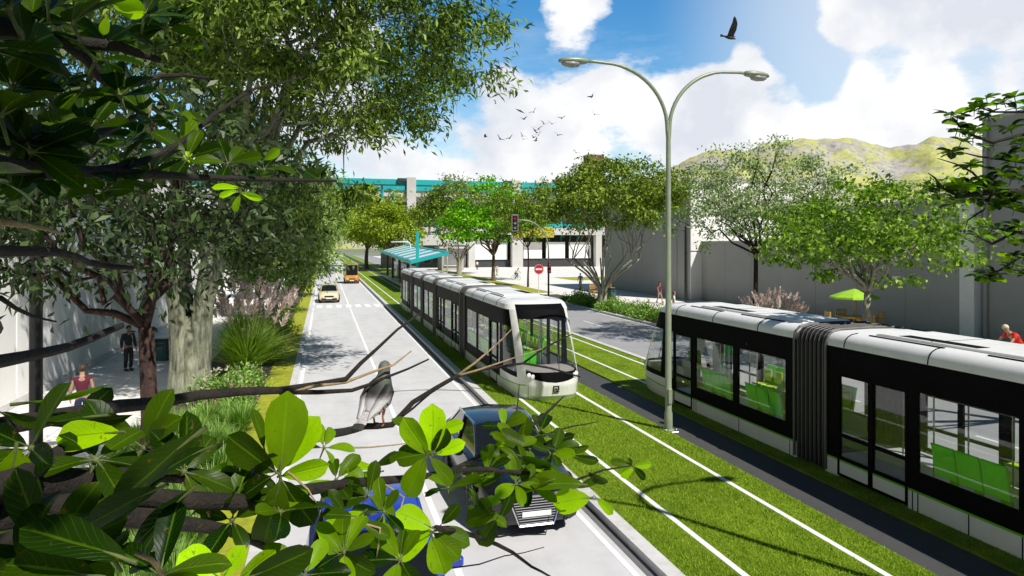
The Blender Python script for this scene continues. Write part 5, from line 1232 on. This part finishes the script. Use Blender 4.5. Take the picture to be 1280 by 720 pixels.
# ornamental plants
def ribbon(V, Fc, pts, w, side):
    i = len(V); n = len(pts)
    for k, p in enumerate(pts):
        t = k/(n-1); ww = w*(1-t**2*.92); V.append(p - side*ww); V.append(p + side*ww)
    for k in range(n-1): Fc.append((i+2*k, i+2*k+1, i+2*k+3, i+2*k+2))
def make_grass(name, h, spread, n, plumes, seed, m=None, pm=None, w=.008):
    rg = np.random.default_rng(seed); root = thing(name, "x", "plant"); V, Fc = [], []
    for _ in range(n):
        a = rg.random()*2*PI; d = np.array([math.cos(a), math.sin(a), 0]); r0 = rg.random()*.16*spread; s = spread*(.25+.9*rg.random()); hh = h*rg.uniform(.55,1.1)
        pts = [d*r0 + d*s*(t**1.7) + np.array([0,0,hh*(1.25*t-.55*t*t*(s/spread))]) for t in (0,.25,.5,.75,1)]
        ribbon(V, Fc, pts, w*rg.uniform(.7,1.3), np.array([-d[1], d[0], 0]))
    leaves_obj("blades", V, Fc, m or M["grass_long"], root)
    if plumes:
        V, Fc = [], []
        for _ in range(plumes):
            a = rg.random()*2*PI; d = np.array([math.cos(a), math.sin(a), 0]); s = spread*.95*math.sqrt(rg.random()); hh = h*rg.uniform(.95,1.45)*(1-.16*s/spread)
            top = d*s + np.array([0,0,hh]); ax = unit((d*.75*s/spread+np.array([0,0,1]))[None])[0]
            ribbon(V, Fc, [d*.05, d*s*.5+np.array([0,0,hh*.55]), top], .005, np.array([-d[1], d[0], 0]))
            for k in range(44):
                t = k/44*.42*h*.6; b = top - ax*.02 + ax*t; q = unit((rg.normal(0,1,3)*.42 + ax*1.0)[None])[0]; L = .11*h*(1-.5*k/44)
                ribbon(V, Fc, [b, b+q*L*.5, b+q*L], .022*h*.6, unit(np.cross(q, rg.normal(0,1,3))[None])[0])
        leaves_obj("plumes", V, Fc, pm or M["plume"], root)
    return root
def make_bush(name, h, r, n, flowers, seed, m, fm, L=.13):
    rg = np.random.default_rng(seed); root = thing(name, "x", "plant")
    st = MB()
    for k in range(9):
        a = rg.random()*2*PI; st.tube([(0,0,0),(r*.5*math.cos(a),r*.5*math.sin(a),h*.5),(r*.8*math.cos(a),r*.8*math.sin(a),h*.8)], [.012,.008,.004], 5)
    st.build("stem", M["bark_brown"], root)
    d = unit(rg.normal(0,1,(n,3))); d[:,2] = abs(d[:,2]); rr = rg.uniform(.35,1.05,n)[:,None]*(1+.25*np.sin(d[:,:1]*5+seed)+.2*np.sin(d[:,1:2]*6+seed*2))
    P = d*rr*np.array([r,r,h]); P[:,2] += .02
    D = unit(d*.8+rg.normal(0,.6,(n,3))+np.array([0,0,.35])); Nn = unit(rg.normal(0,.6,(n,3))+np.array([0,0,.7]))
    leaves_obj("leaves", leaf_quads(P, D, Nn, L*rg.uniform(.6,1.3,n), L*.24*rg.uniform(.7,1.3,n)).reshape(-1,3), np.arange(4*n).reshape(-1,4), m, root)
    if flowers:
        V, Fc = [], []
        for _ in range(flowers):
            d = unit(rg.normal(0,1,3)[None])[0]; d[2] = abs(d[2])*.8+.35; c = d*np.array([r,r,h])*1.0
            for k in range(8):
                q = unit((rg.normal(0,1,3)+np.array([0,0,.6]))[None])[0]; ribbon(V, Fc, [c, c+q*.035, c+q*.065], .020, unit(np.cross(q, rg.normal(0,1,3))[None])[0])
        leaves_obj("flowers", V, Fc, fm, root)["kind"] = "stuff"
    return root
pam = make_grass("pampas_grass", 2.35, 1.75, 1500, 42, 61, w=.018)
pam2 = make_grass("pampas_grass", 1.75, 1.45, 1100, 80, 68, w=.017)
pam.location = (-2.75, 26.6, .08); pam["label"] = "tall green fountain grass clump with pink plumes beside the left road"; pam["group"] = "pink plumed grasses"
dup(pam, (-3.2,31.2,.08), 1.3, "pink plumed grass just behind the largest left clump", "pink plumed grasses", .95)
pam2.location = (20.9,28.3,.08); pam2["label"] = "pink plumed pampas grass above the right tram roof"; pam2["group"] = "pink plumed grasses"
fb = make_bush("flower_bush", .95, .95, 1500, 34, 62, M["bush"], M["petal_white"]); fb.location = (-2.95, 23.0, .08); fb["label"] = "leafy bush with white flowers at the foot of the mossy trunk"
fb2 = make_bush("flower_bush", .8, .8, 1100, 26, 63, M["bush"], M["petal_pink"]); fb2.location = (-2.5, 20.9, .08); fb2["label"] = "bush with pale pink flowers nearest the camera in the left bed"
dup(fb, (-2.55,25.0,.08), 2.0, "white flowering bush in front of the large fountain grass", None, .75)
lf = make_bush("shrub", 1.25, .95, 1300, 16, 64, M["leaf_mid"], M["petal_yellow"], .17); lf.location = (-2.4,30.5,.08); lf["label"] = "green shrub with yellow flowers on the verge side behind the fountain grass"
for y, lb in ((34.5,"green shrub along the left verge, third from the fountain grass"),(39,"green shrub along the left verge, near the crosswalk"),(44,"round green shrub along the left verge beside the crosswalk"),(52,"small round shrub left of the cream yellow car")):
    dup(lf, (-2.55+.2*math.sin(y),y,.08), y, lb, "shrubs along the left verge", .8+.25*math.sin(y*2))
tg = make_grass("tall_grass", .75, .55, 420, 0, 65, m=M["bush"], w=.011); tg["label"] = "thick clump of strappy grass growing around the red barked trunk"; tg["group"] = "strappy grass clumps in the near left bed"; tg.location = (-2.5,11.1,.08)
k = 0
for x in (-4.1,-3.4,-2.7,-2.25):
    for y in np.arange(8.6, 20, .85):
        k += 1
        if k == 1: continue
        dup(tg, (x+.25*math.sin(k*3.1), float(y)+.3*math.cos(k*1.7), .08), k*1.1, "thick clump of strappy grass growing around the red barked trunk", "strappy grass clumps in the near left bed", .8+.3*abs(math.sin(k)))
rbush = [make_bush("bed_plant", .62, .75, 700, 0, 66, M["bush"], M["petal_white"], .16), make_bush("bed_plant", .8, .6, 600, 12, 67, M["leaf_mid"], M["petal_pink"], .15)]
k = 0
for y in np.arange(30.5, 57.5, 1.35):
    for x in (20.5, 21.5):
        p = rbush[k % 2 if k % 5 else 0]; lb = "low leafy plant in the bed along the right road" if p is rbush[0] else "upright leafy plant with small pink flowers in the right bed"
        loc = (x+.2*math.sin(k*2.3), float(y)+.25*math.cos(k*1.3), .08)
        if not p.get("used"): p["used"] = 1; p.location = loc; p["label"] = lb; p["group"] = "plants in the right bed"
        else: dup(p, loc, k*1.7, lb, "plants in the right bed", .8+.35*abs(math.sin(k*1.9)))
        k += 1
# lawns of the open plaza on the right
b = MB(); b.quad((19.9,66,.126),(22.6,66,.126),(22.6,130,.126),(19.9,130,.126)); b.quad((33,88,.126),(50,88,.126),(50,97,.126),(33,97,.126)); struct(b.build("lawn", M["verge"]))
# ------------------------------------------------------------------ broad leaved trees close to the camera
PB = MB()
def bigleaf(A, base, d, nrm, L, W, curl=.15, fold=.18, tone=.5):
    d = d.normalized(); s = d.cross(nrm)
    if s.length < 1e-4: s = d.orthogonal()
    s.normalize(); nn = s.cross(d).normalized()
    PB.tube([base - d*.014, base + d*L*.10, base + d*L*.22], [.0030*L/.14, .0026*L/.14, .0012*L/.14], 5, cap=False)
    nu, i = 9, len(A[0])
    for u in range(nu):
        t = u/(nu-1); prof = (t**.66)*((1-t**3.2)**.62)*1.12 + .02 if t < 1 else .03
        c = base + d*(L*t*(1-.25*curl*t*t)) - nn*(curl*L*t*t*.8)
        for v in (-1,-.5,0,.5,1):
            A[2].append((t, v, tone)); A[0].append(c + s*(v*prof*W) + nn*(abs(v)**1.3*prof*W*fold*2 + .01*L*math.sin(9*t+3*v)))
    for u in range(nu-1):
        for v in range(4):
            q = i+u*5+v; A[1].append((q, q+1, q+6, q+5))
def petiole(mb, a, c, r=.0022): mb.tube([a, (a+c)/2+Vector((0,0,.003)), c], [r*1.4, r, r], 5)
def rosette(A, mb, c, axis, n, L, rg, ratio=.30, open_=(55,85), tone=(0,1)):
    PB.ball(c, .0085*L/.14, 7, 5); PB.tube([c - axis.normalized()*L*.45, c], [.0035*L/.14, .005*L/.14], 5)
    axis = axis.normalized(); u = axis.orthogonal().normalized(); w = axis.cross(u); a0 = rg.random()*6.28
    for k in range(n):
        a = a0 + k*2.399 + rg.uniform(-.25,.25); e = math.radians(rg.uniform(*open_)); r = u*math.cos(a)+w*math.sin(a)
        d = axis*math.cos(e) + r*math.sin(e); nrm = axis*math.sin(e) - r*math.cos(e); nrm = nrm + Vector((rg.uniform(-.3,.3),rg.uniform(-.3,.3),rg.uniform(-.3,.3)))
        l = L*rg.uniform(.65,1.15); b0 = c + d*.012
        bigleaf(A, b0, d, nrm, l, l*ratio*rg.uniform(.9,1.2), rg.uniform(.05,.35), rg.uniform(.05,.25), tone[0]+(tone[1]-tone[0])*rg.random()**1.3)
rg = random.Random(5)
fore = thing("tree", "broad leaved tree whose big round leaves hang close by on the left and below", "tree", (0,0,0))
A = ([], [], []); tw = MB(); tb = MB(); tan = MB()
tb.tube([(-3.0,-.5,-.1),(-3.0,-.5,.3),(-2.95,-.45,2.2),(-2.9,-.4,3.9),(-2.9,-.5,5.6),(-2.6,-.8,8.0)], [.34,.24,.20,.18,.15,.06], 12)
tb.build("trunk", M["bark_dark"], fore, smooth=True)
def br(pts, r0, r1, mb=None, sides=7):
    P = [at(*p) if not isinstance(p, Vector) else p for p in pts]
    if len(P) > 2:                              # smooth a little and add bends
        Q = []
        for a, c in zip(P[:-1], P[1:]):
            Q += [a, a.lerp(c, .5) + Vector((rg.uniform(-1,1),rg.uniform(-1,1),rg.uniform(-1,1)))*(c-a).length*.03]
        P = Q + [P[-1]]
    n = len(P); (mb or tw).tube(P, [r0+(r1-r0)*k/(n-1) for k in range(n)], sides)
TK = Vector((-2.9,-.42,4.2)); TK2 = Vector((-2.85,-.5,5.4)); TK3 = Vector((-2.93,-.42,3.4))
# limbs into the picture (pixel, pixel, depth)
br([TK,(-220,640,1.1),(0,612,1.5),(100,602,1.7),(200,592,1.9),(300,600,2.0)], .055, .018)
br([TK,(-150,660,1.2),(20,600,1.45),(75,565,1.7),(130,548,1.8)], .040, .012)
br([TK3,(-160,740,1.2),(110,645,1.6),(200,652,1.75),(290,664,1.9),(345,690,2.0)], .040, .010)
br([TK,(-250,700,1.2),(150,620,1.7),(300,628,1.9),(400,610,2.2),(490,600,2.4),(560,590,2.6)], .036, .010)
br([TK,(-150,560,1.4),(150,508,2.2),(250,494,2.5),(350,488,2.8),(432,474,3.1),(470,437,3.3),(526,391,3.5)], .030, .0045)
br([(350,492,2.8),(432,478,3.1),(492,456,3.2),(514,439,3.3)], .009, .003, tan)
br([(350,490,2.8),(440,488,3.1),(482,472,3.2),(536,449,3.3)], .012, .004)
br([(300,600,2.0),(400,545,2.7),(430,540,3.0),(455,533,3.2),(490,531,3.2),(516,503,3.25),(571,470,3.4),(600,462,3.5),(654,454,3.6),(725,471,3.8)], .022, .0045)
br([(571,470,3.4),(612,438,3.5),(640,411,3.6)], .007, .002, tan); br([(571,470,3.4),(620,455,3.5),(678,436,3.6)], .006, .002, tan)
br([(504,519,3.2),(528,500,3.3),(548,486,3.3)], .007, .002); br([(654,454,3.6),(690,430,3.7),(715,418,3.7)], .006, .003)
br([(560,590,2.6),(620,560,3.0),(680,545,3.3),(715,533,3.5),(748,527,3.6)], .010, .002); br([(640,560,3.0),(645,520,3.2),(649,480,3.3)], .005, .002)
br([(640,560,3.0),(690,510,3.4),(705,495,3.5)], .010, .003); br([(560,590,2.6),(640,590,2.8),(720,600,3.0),(790,582,3.2)], .012, .003)
br([(545,660,2.2),(600,672,2.5),(640,690,2.6),(664,708,2.7),(690,722,2.7)], .010, .004); br([(600,672,2.5),(645,667,2.6),(682,668,2.7),(686,645,2.7)], .004, .0015); br([(565,710,2.4),(630,695,2.6),(680,684,2.7)], .003, .0015)
br([(430,560,2.6),(495,556,2.9),(560,548,3.1)], .004,.0015, tan)
br([TK,(-120,470,1.5),(0,452,2.0),(60,440,2.3),(112,424,2.6),(152,407,2.8)], .026, .013)
br([TK2,(-160,300,1.3),(0,314,2.0),(70,315,2.3),(110,328,2.6),(165,335,2.8)], .024, .010); br([(0,277,2.0),(40,283,2.2),(76,292,2.4)], .012, .005, tan); br([(0,372,2.0),(40,395,2.2),(70,402,2.3)], .008,.003)
br([TK2,(-160,30,1.3),(0,34,1.7),(60,50,1.9),(150,58,2.1),(200,75,2.2)], .040, .010); br([(85,56,1.95),(112,78,2.1),(138,110,2.2),(200,95,2.4),(260,98,2.6)], .020, .006)
br([TK2,(-160,130,1.3),(0,180,1.7),(90,182,2.0),(140,160,2.3),(180,140,2.5)], .028, .008); br([TK2,(-160,210,1.3),(0,205,1.6),(120,215,1.9),(250,222,2.3),(420,226,2.9)], .034, .006)
br([(120,215,1.9),(200,195,2.2),(265,145,2.6),(320,110,2.9),(380,96,3.1)], .014, .003); br([(320,180,2.7),(345,150,2.9),(430,122,3.2)], .007, .002)
br([(230,602,1.9),(262,640,1.9),(272,690,1.9)], .009,.004, tan); br([(470,600,2.3),(505,622,2.3),(500,650,2.2)], .005,.002,tan); br([(440,650,2.1),(475,660,2.1),(470,700,2.1)], .005,.002,tan)
br([(360,590,2.0),(385,612,2.0),(395,628,2.0)], .004,.002,tan); br([(170,690,1.3),(190,700,1.3),(210,724,1.3)], .006,.003,tan)
tw.build("limbs", M["bark_dark"], fore, smooth=True)["kind"] = "stuff"; tan.build("twigs", M["twig_tan"], fore, smooth=True)["kind"] = "stuff"
# single leaves: base px, tip px, depth, width ratio, roll (deg)
SUNLIT = []
def in_the_way(c):                                    # added shading rosettes stay clear of sun paths to leaves painted bright
    for s_ in SUNLIT:
        v = c - s_; t = v.dot(SUNV)
        if t > 0 and (v - SUNV*t).length < .26: return True
    return False
LIT_TONES = {(62,548):1.0,(222,690):1.0,(305,682):.9,(345,690):.8,(541,504):.95,(582,552):.95,(580,528):.9,(494,638):.85,(496,664):.8,(488,694):.85,(556,722):.7,(398,690):.95,(425,604):.85,(420,580):.8,  # leaves given a bright colour to paint them as sunlit
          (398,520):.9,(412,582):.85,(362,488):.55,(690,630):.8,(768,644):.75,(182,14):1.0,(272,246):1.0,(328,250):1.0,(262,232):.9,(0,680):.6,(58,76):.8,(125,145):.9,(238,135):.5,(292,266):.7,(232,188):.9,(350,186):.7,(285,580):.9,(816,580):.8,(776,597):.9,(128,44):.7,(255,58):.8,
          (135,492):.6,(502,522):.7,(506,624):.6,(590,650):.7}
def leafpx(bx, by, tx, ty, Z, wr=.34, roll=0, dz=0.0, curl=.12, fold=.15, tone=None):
    if tone is None: tone = LIT_TONES.get((tx,ty), rg.uniform(0,.16) if bx < 330 else rg.uniform(.02,.42))  # other leaves painted darker, most on the left, as if in shade
    a, c = at(bx, by, Z), at(tx, ty, Z+dz); d = c-a; L = d.length; d.normalize()
    face = (Vector((0,0,CH))-a).normalized(); nrm = (face - d*face.dot(d)).normalized()
    nrm = Matrix.Rotation(math.radians(roll), 3, d) @ nrm
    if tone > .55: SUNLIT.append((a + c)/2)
    bigleaf(A, a, d, nrm, L, L*wr, curl, fold, tone)
LV = [(150,540,62,548,1.7,.30,10),(20,560,0,680,1.5,.42,-20),(-10,640,40,600,1.5,.35,30),
 (130,520,10,528,1.8,.16,60),(20,505,135,492,1.8,.10,72),(0,515,60,535,1.7,.2,40),(40,530,165,530,1.8,.14,66),(145,560,110,495,2.0,.32,30),(100,520,140,486,2.2,.34,10),
 (350,590,362,488,2.0,.36,14),(350,585,398,520,2.05,.34,-14),(352,595,412,582,2.05,.30,20),(345,590,280,545,1.95,.36,-25),(340,595,300,620,1.9,.34,25),(350,600,330,690,1.95,.34,-20),(352,600,392,660,2.0,.36,15),(330,560,318,508,2.1,.22,40),
 (240,585,272,548,2.1,.16,30),(255,590,285,580,2.0,.22,50),(215,565,280,560,2.2,.2,60),(250,540,120,640,1.2,.20,38),(260,560,170,600,1.4,.26,50),(200,610,90,660,1.1,.24,40),(160,700,20,650,1.0,.26,30),(120,720,0,700,1.0,.3,20),
 (60,640,140,700,1.3,.2,50),(240,612,150,690,1.5,.2,55),(205,650,170,700,1.6,.22,20),(215,690,155,712,1.6,.24,40),
 (275,722,222,690,1.6,.46,8),(280,720,305,682,1.65,.36,-12),(300,722,345,690,1.8,.35,30),(310,722,392,690,1.8,.32,30),
 (535,568,502,522,2.4,.36,-22),(540,566,541,504,2.5,.38,4),(542,566,560,536,2.5,.42,20),(545,568,582,552,2.5,.30,-10),(540,566,492,572,2.4,.42,20),(532,572,506,624,2.35,.36,12),(538,572,568,606,2.4,.30,-25),(540,575,560,590,2.45,.28,40),
 (548,540,580,528,2.6,.34,0),(530,545,490,520,2.6,.3,50),
 (540,660,494,638,2.2,.42,18),(540,664,496,664,2.2,.40,-10),(538,668,488,694,2.2,.40,6),(540,670,556,722,2.2,.40,14),(542,666,578,700,2.25,.34,-20),(545,660,590,680,2.3,.36,-30),(552,655,575,630,2.3,.34,10),
 (470,585,420,580,2.4,.22,30),(475,590,425,604,2.4,.22,-20),(470,582,500,566,2.5,.3,30),(480,600,440,592,2.4,.18,40),
 (455,640,398,690,2.1,.42,10),(450,650,490,672,2.1,.28,-14),(440,645,400,640,2.0,.35,40),(430,640,412,610,2.1,.3,30),(420,690,470,720,2.0,.34,30),
 (620,640,580,652,2.5,.4,10),(615,645,600,622,2.5,.4,20),(620,650,598,684,2.5,.42,-10),(625,648,640,620,2.6,.34,30),(600,610,590,590,2.6,.4,-10),
 (738,622,690,630,2.9,.44,8),(730,606,660,600,2.8,.36,50),(745,622,768,644,2.9,.26,-10),(700,590,676,582,2.9,.34,10),(735,590,760,606,3.0,.34,45),(690,600,650,612,2.8,.42,55),(720,610,752,596,3.0,.26,40),
 (790,582,762,576,3.2,.26,14),(792,582,816,580,3.2,.30,20),(790,584,776,597,3.2,.46,0),(792,584,808,600,3.2,.30,-20),(790,582,786,572,3.2,.3,30),
 (700,565,676,556,3.1,.3,30),(702,565,738,560,3.1,.22,40),(715,570,750,578,3.1,.24,20),(690,570,700,582,3.1,.4,30),(670,545,640,560,3.1,.4,40),(660,560,620,540,3.0,.4,30),(650,570,690,590,2.9,.4,40),
 (640,580,600,560,2.9,.36,35),(650,560,660,520,3.1,.36,40),(630,590,590,600,2.8,.4,20),(680,555,720,545,3.2,.3,40),
 (140,4,182,14,2.0,.42,10),(60,58,58,76,2.2,.3,20),(135,20,128,44,2.2,.34,20),(75,10,98,14,2.2,.14,55),(240,62,255,58,2.4,.2,40),(90,160,125,145,2.1,.3,40),(95,150,84,166,2.1,.4,10),(230,200,238,135,2.4,.3,40),
 (240,205,232,188,2.3,.4,10),(300,235,262,232,2.3,.18,35),(300,240,328,250,2.3,.22,20),(296,238,272,246,2.35,.22,10),(300,244,292,266,2.4,.3,30),(330,200,350,186,2.6,.36,20),(325,200,318,178,2.6,.36,10),(325,202,300,190,2.6,.3,40),
 (180,225,184,240,2.1,.4,10),(60,222,30,218,1.9,.2,40),(150,222,195,236,2.0,.16,40),(130,226,160,232,2.0,.18,30)]
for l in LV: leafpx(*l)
# leaf rosettes at the twig ends
def ros(px, py, Z, L, n=6, ax=None):
    c = at(px, py, Z); ax = ax or Vector((rg.uniform(-.5,.5), rg.uniform(-.9,.1), rg.uniform(.35,1)))
    rosette(A, tw, c, ax, n, L, rg, tone=(0,.25) if py < 300 else ((0,.26) if px < 300 else (0,.68)))  # shade painted into the leaf tone, darkest at the top and left
for px, py, Z, L, n in ((400,226,2.9,.12,6),(330,212,2.7,.12,6),(285,205,2.5,.13,6),(235,198,2.3,.13,7),(190,215,2.1,.13,6),(150,205,2.1,.14,6),(95,215,1.9,.14,6),(45,225,1.8,.14,6),(10,235,1.7,.14,6),
                        (20,180,1.7,.15,6),(60,170,1.8,.15,7),(110,165,2.0,.14,7),(150,120,2.1,.14,6),(60,120,1.8,.15,7),(15,110,1.7,.15,6),(30,60,1.7,.15,6),(90,30,1.9,.14,7),(120,75,2.0,.14,6),(195,60,2.2,.13,6),(180,20,2.1,.13,6),
                        (10,10,1.6,.15,6),(60,0,1.8,.14,6),(185,150,2.4,.12,6),(215,140,2.4,.12,6),(0,145,1.6,.16,6),(40,190,1.7,.15,6),(130,240,2.0,.12,5),(-20,60,1.5,.16,6),(-20,220,1.5,.16,6),
                        (640,560,3.0,.13,7),(675,540,3.2,.12,6),(655,585,2.9,.13,7),(690,565,3.1,.12,7),(630,535,3.1,.11,6),(610,590,2.8,.12,6),(665,610,2.9,.11,6),(645,605,2.8,.12,6),(690,600,2.9,.11,6),(600,640,2.6,.11,6),(120,575,1.7,.15,6),(40,560,1.6,.15,5),(180,560,1.9,.15,6),(230,590,1.9,.16,6),(60,690,1.2,.15,6),(130,680,1.3,.15,6),(30,720,1.1,.16,6),
                        (290,650,1.9,.13,5),(200,720,1.4,.14,6),(300,610,1.95,.14,6),(420,600,2.3,.12,6),(460,620,2.3,.12,6),(405,560,2.4,.10,5),(430,690,2.0,.12,6),(380,720,1.9,.13,6),(500,700,2.1,.12,6),(560,610,2.5,.11,6),(350,640,1.95,.13,6),(480,640,2.2,.12,6)):
    ros(px, py, Z, L, n)
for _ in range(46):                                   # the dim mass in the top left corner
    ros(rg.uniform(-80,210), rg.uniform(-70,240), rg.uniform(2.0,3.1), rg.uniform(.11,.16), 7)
for _ in range(120):                                  # unseen rosettes added towards the sun to shade the lower left leaves
    c = at(rg.uniform(-120,330), rg.uniform(430,740), rg.uniform(1.1,2.2)) + SUNV*rg.uniform(1.9,3.6)
    if in_the_way(c): continue
    rosette(A, tw, c, Vector((rg.uniform(-.4,.4),rg.uniform(-.4,.4),1)), 7, rg.uniform(.15,.22), rg)
for _ in range(240):  # unseen rosettes added as sun blockers for the top left leaves
    c = at(rg.uniform(-80,300), rg.uniform(-40,240), rg.uniform(1.6,2.8)) + SUNV*rg.uniform(1.4,3.6)
    if in_the_way(c): continue
    rosette(A, tw, c, Vector((rg.uniform(-.4,.4),rg.uniform(-.4,.4),1)), 7, rg.uniform(.15,.22), rg)
for _ in range(26):  # a few unseen rosettes added to dapple the lower middle leaves
    c = at(rg.uniform(330,760), rg.uniform(520,730), rg.uniform(2.1,3.1)) + SUNV*rg.uniform(2.6,4.2)
    if in_the_way(c): continue
    rosette(A, tw, c, Vector((rg.uniform(-.4,.4),rg.uniform(-.4,.4),1)), 6, rg.uniform(.13,.2), rg)
leaves_obj("crown", A[0], A[1], M["leaf_fore"], fore, A[2]).data.polygons.foreach_set("use_smooth", [True]*len(A[1]))  # holds the visible leaves and the added unseen shading rosettes
PB.build("leaf_stalks", M["stalk"], fore, smooth=True)["kind"] = "stuff"; PB = MB()
pg.location = at(474, 531.5, 3.2); pg.rotation_euler = (0, 0, 2.5)
pg.scale = (.84,)*3

# right hand tree of the same kind, beyond the right tram
fr = thing("tree", "dark branches with clustered broad leaves reaching in from the right edge", "tree", (0,0,0))
A2 = ([], [], []); t2 = MB(); t3 = MB()
t3.tube([(21.5,10.5,-.1),(21.5,10.5,.4),(21.4,10.6,3.5),(21.2,10.8,6.0),(21.0,11,9.5)], [.36,.27,.22,.18,.06], 10); t3.build("trunk", M["bark_dark"], fr, smooth=True)
TR = Vector((21.25,10.75,5.6)); TR2 = Vector((21.1,10.9,7.4))
def br2(pts, r0, r1): 
    P = [at(*p) if not isinstance(p, Vector) else p for p in pts]; t2.tube(P, [r0+(r1-r0)*k/(len(P)-1) for k in range(len(P))], 6)
br2([TR,(1400,244,15.5),(1290,240,15),(1240,240,14.8),(1200,246,14.5)], .13, .05); br2([TR,(1320,300,15),(1270,290,14.8),(1240,305,14.6),(1222,296,14.5)], .06, .015); br2([TR,(1340,330,15),(1280,318,14.8),(1250,338,14.6),(1228,344,14.4)], .05,.012)
br2([TR2,(1340,160,15),(1280,168,14.8),(1240,178,14.6),(1205,165,14.4),(1190,146,14.3)], .07,.012); br2([TR2,(1360,120,15),(1280,140,14.8),(1240,140,14.6),(1218,131,14.5)], .05,.01); br2([(1240,240,14.8),(1215,215,14.5),(1195,205,14.4),(1172,198,14.3)], .03,.008)
br2([(1200,246,14.5),(1180,236,14.4),(1168,222,14.3),(1160,216,14.3)], .04,.008); br2([(1240,240,14.8),(1230,262,14.6),(1210,275,14.5),(1205,290,14.4)], .03,.006); br2([TR,(1330,210,15),(1260,200,14.7),(1225,196,14.5),(1200,190,14.4)], .05,.01)
t2.build("limbs", M["bark_dark"], fr, smooth=True)["kind"] = "stuff"
for px, py in ((1190,148),(1205,160),(1220,133),(1240,128),(1262,125),(1275,135),(1240,150),(1262,160),(1275,175),(1215,165),(1235,182),(1255,195),(1275,205),(1180,238),(1195,232),(1165,240),(1212,238),(1232,232),(1250,236),(1270,228),(1220,250),(1245,255),(1265,250),(1195,250),
               (1235,225),(1255,215),(1240,288),(1225,292),(1258,295),(1275,300),(1270,280),(1248,340),(1265,335),(1280,345),(1232,344),(1272,325),(1215,212),(1195,195),(1275,262),(1290,190),(1300,150),(1300,240),(1310,300),(1210,175),(1200,168)):
    for _ in range(2):
        c = at(px+rg.uniform(-8,8), py+rg.uniform(-6,6), rg.uniform(14.1,15.2)); rosette(A2, t2, c, Vector((rg.uniform(-.4,.4),rg.uniform(-.5,.3),1)), 8, rg.uniform(.24,.36), rg, ratio=.33, open_=(60,95), tone=(0,.8))
PB.build("leaf_stalks", M["stalk"], fr, smooth=True)["kind"] = "stuff"
leaves_obj("crown", A2[0], A2[1], M["leaf_fore"], fr, A2[2])
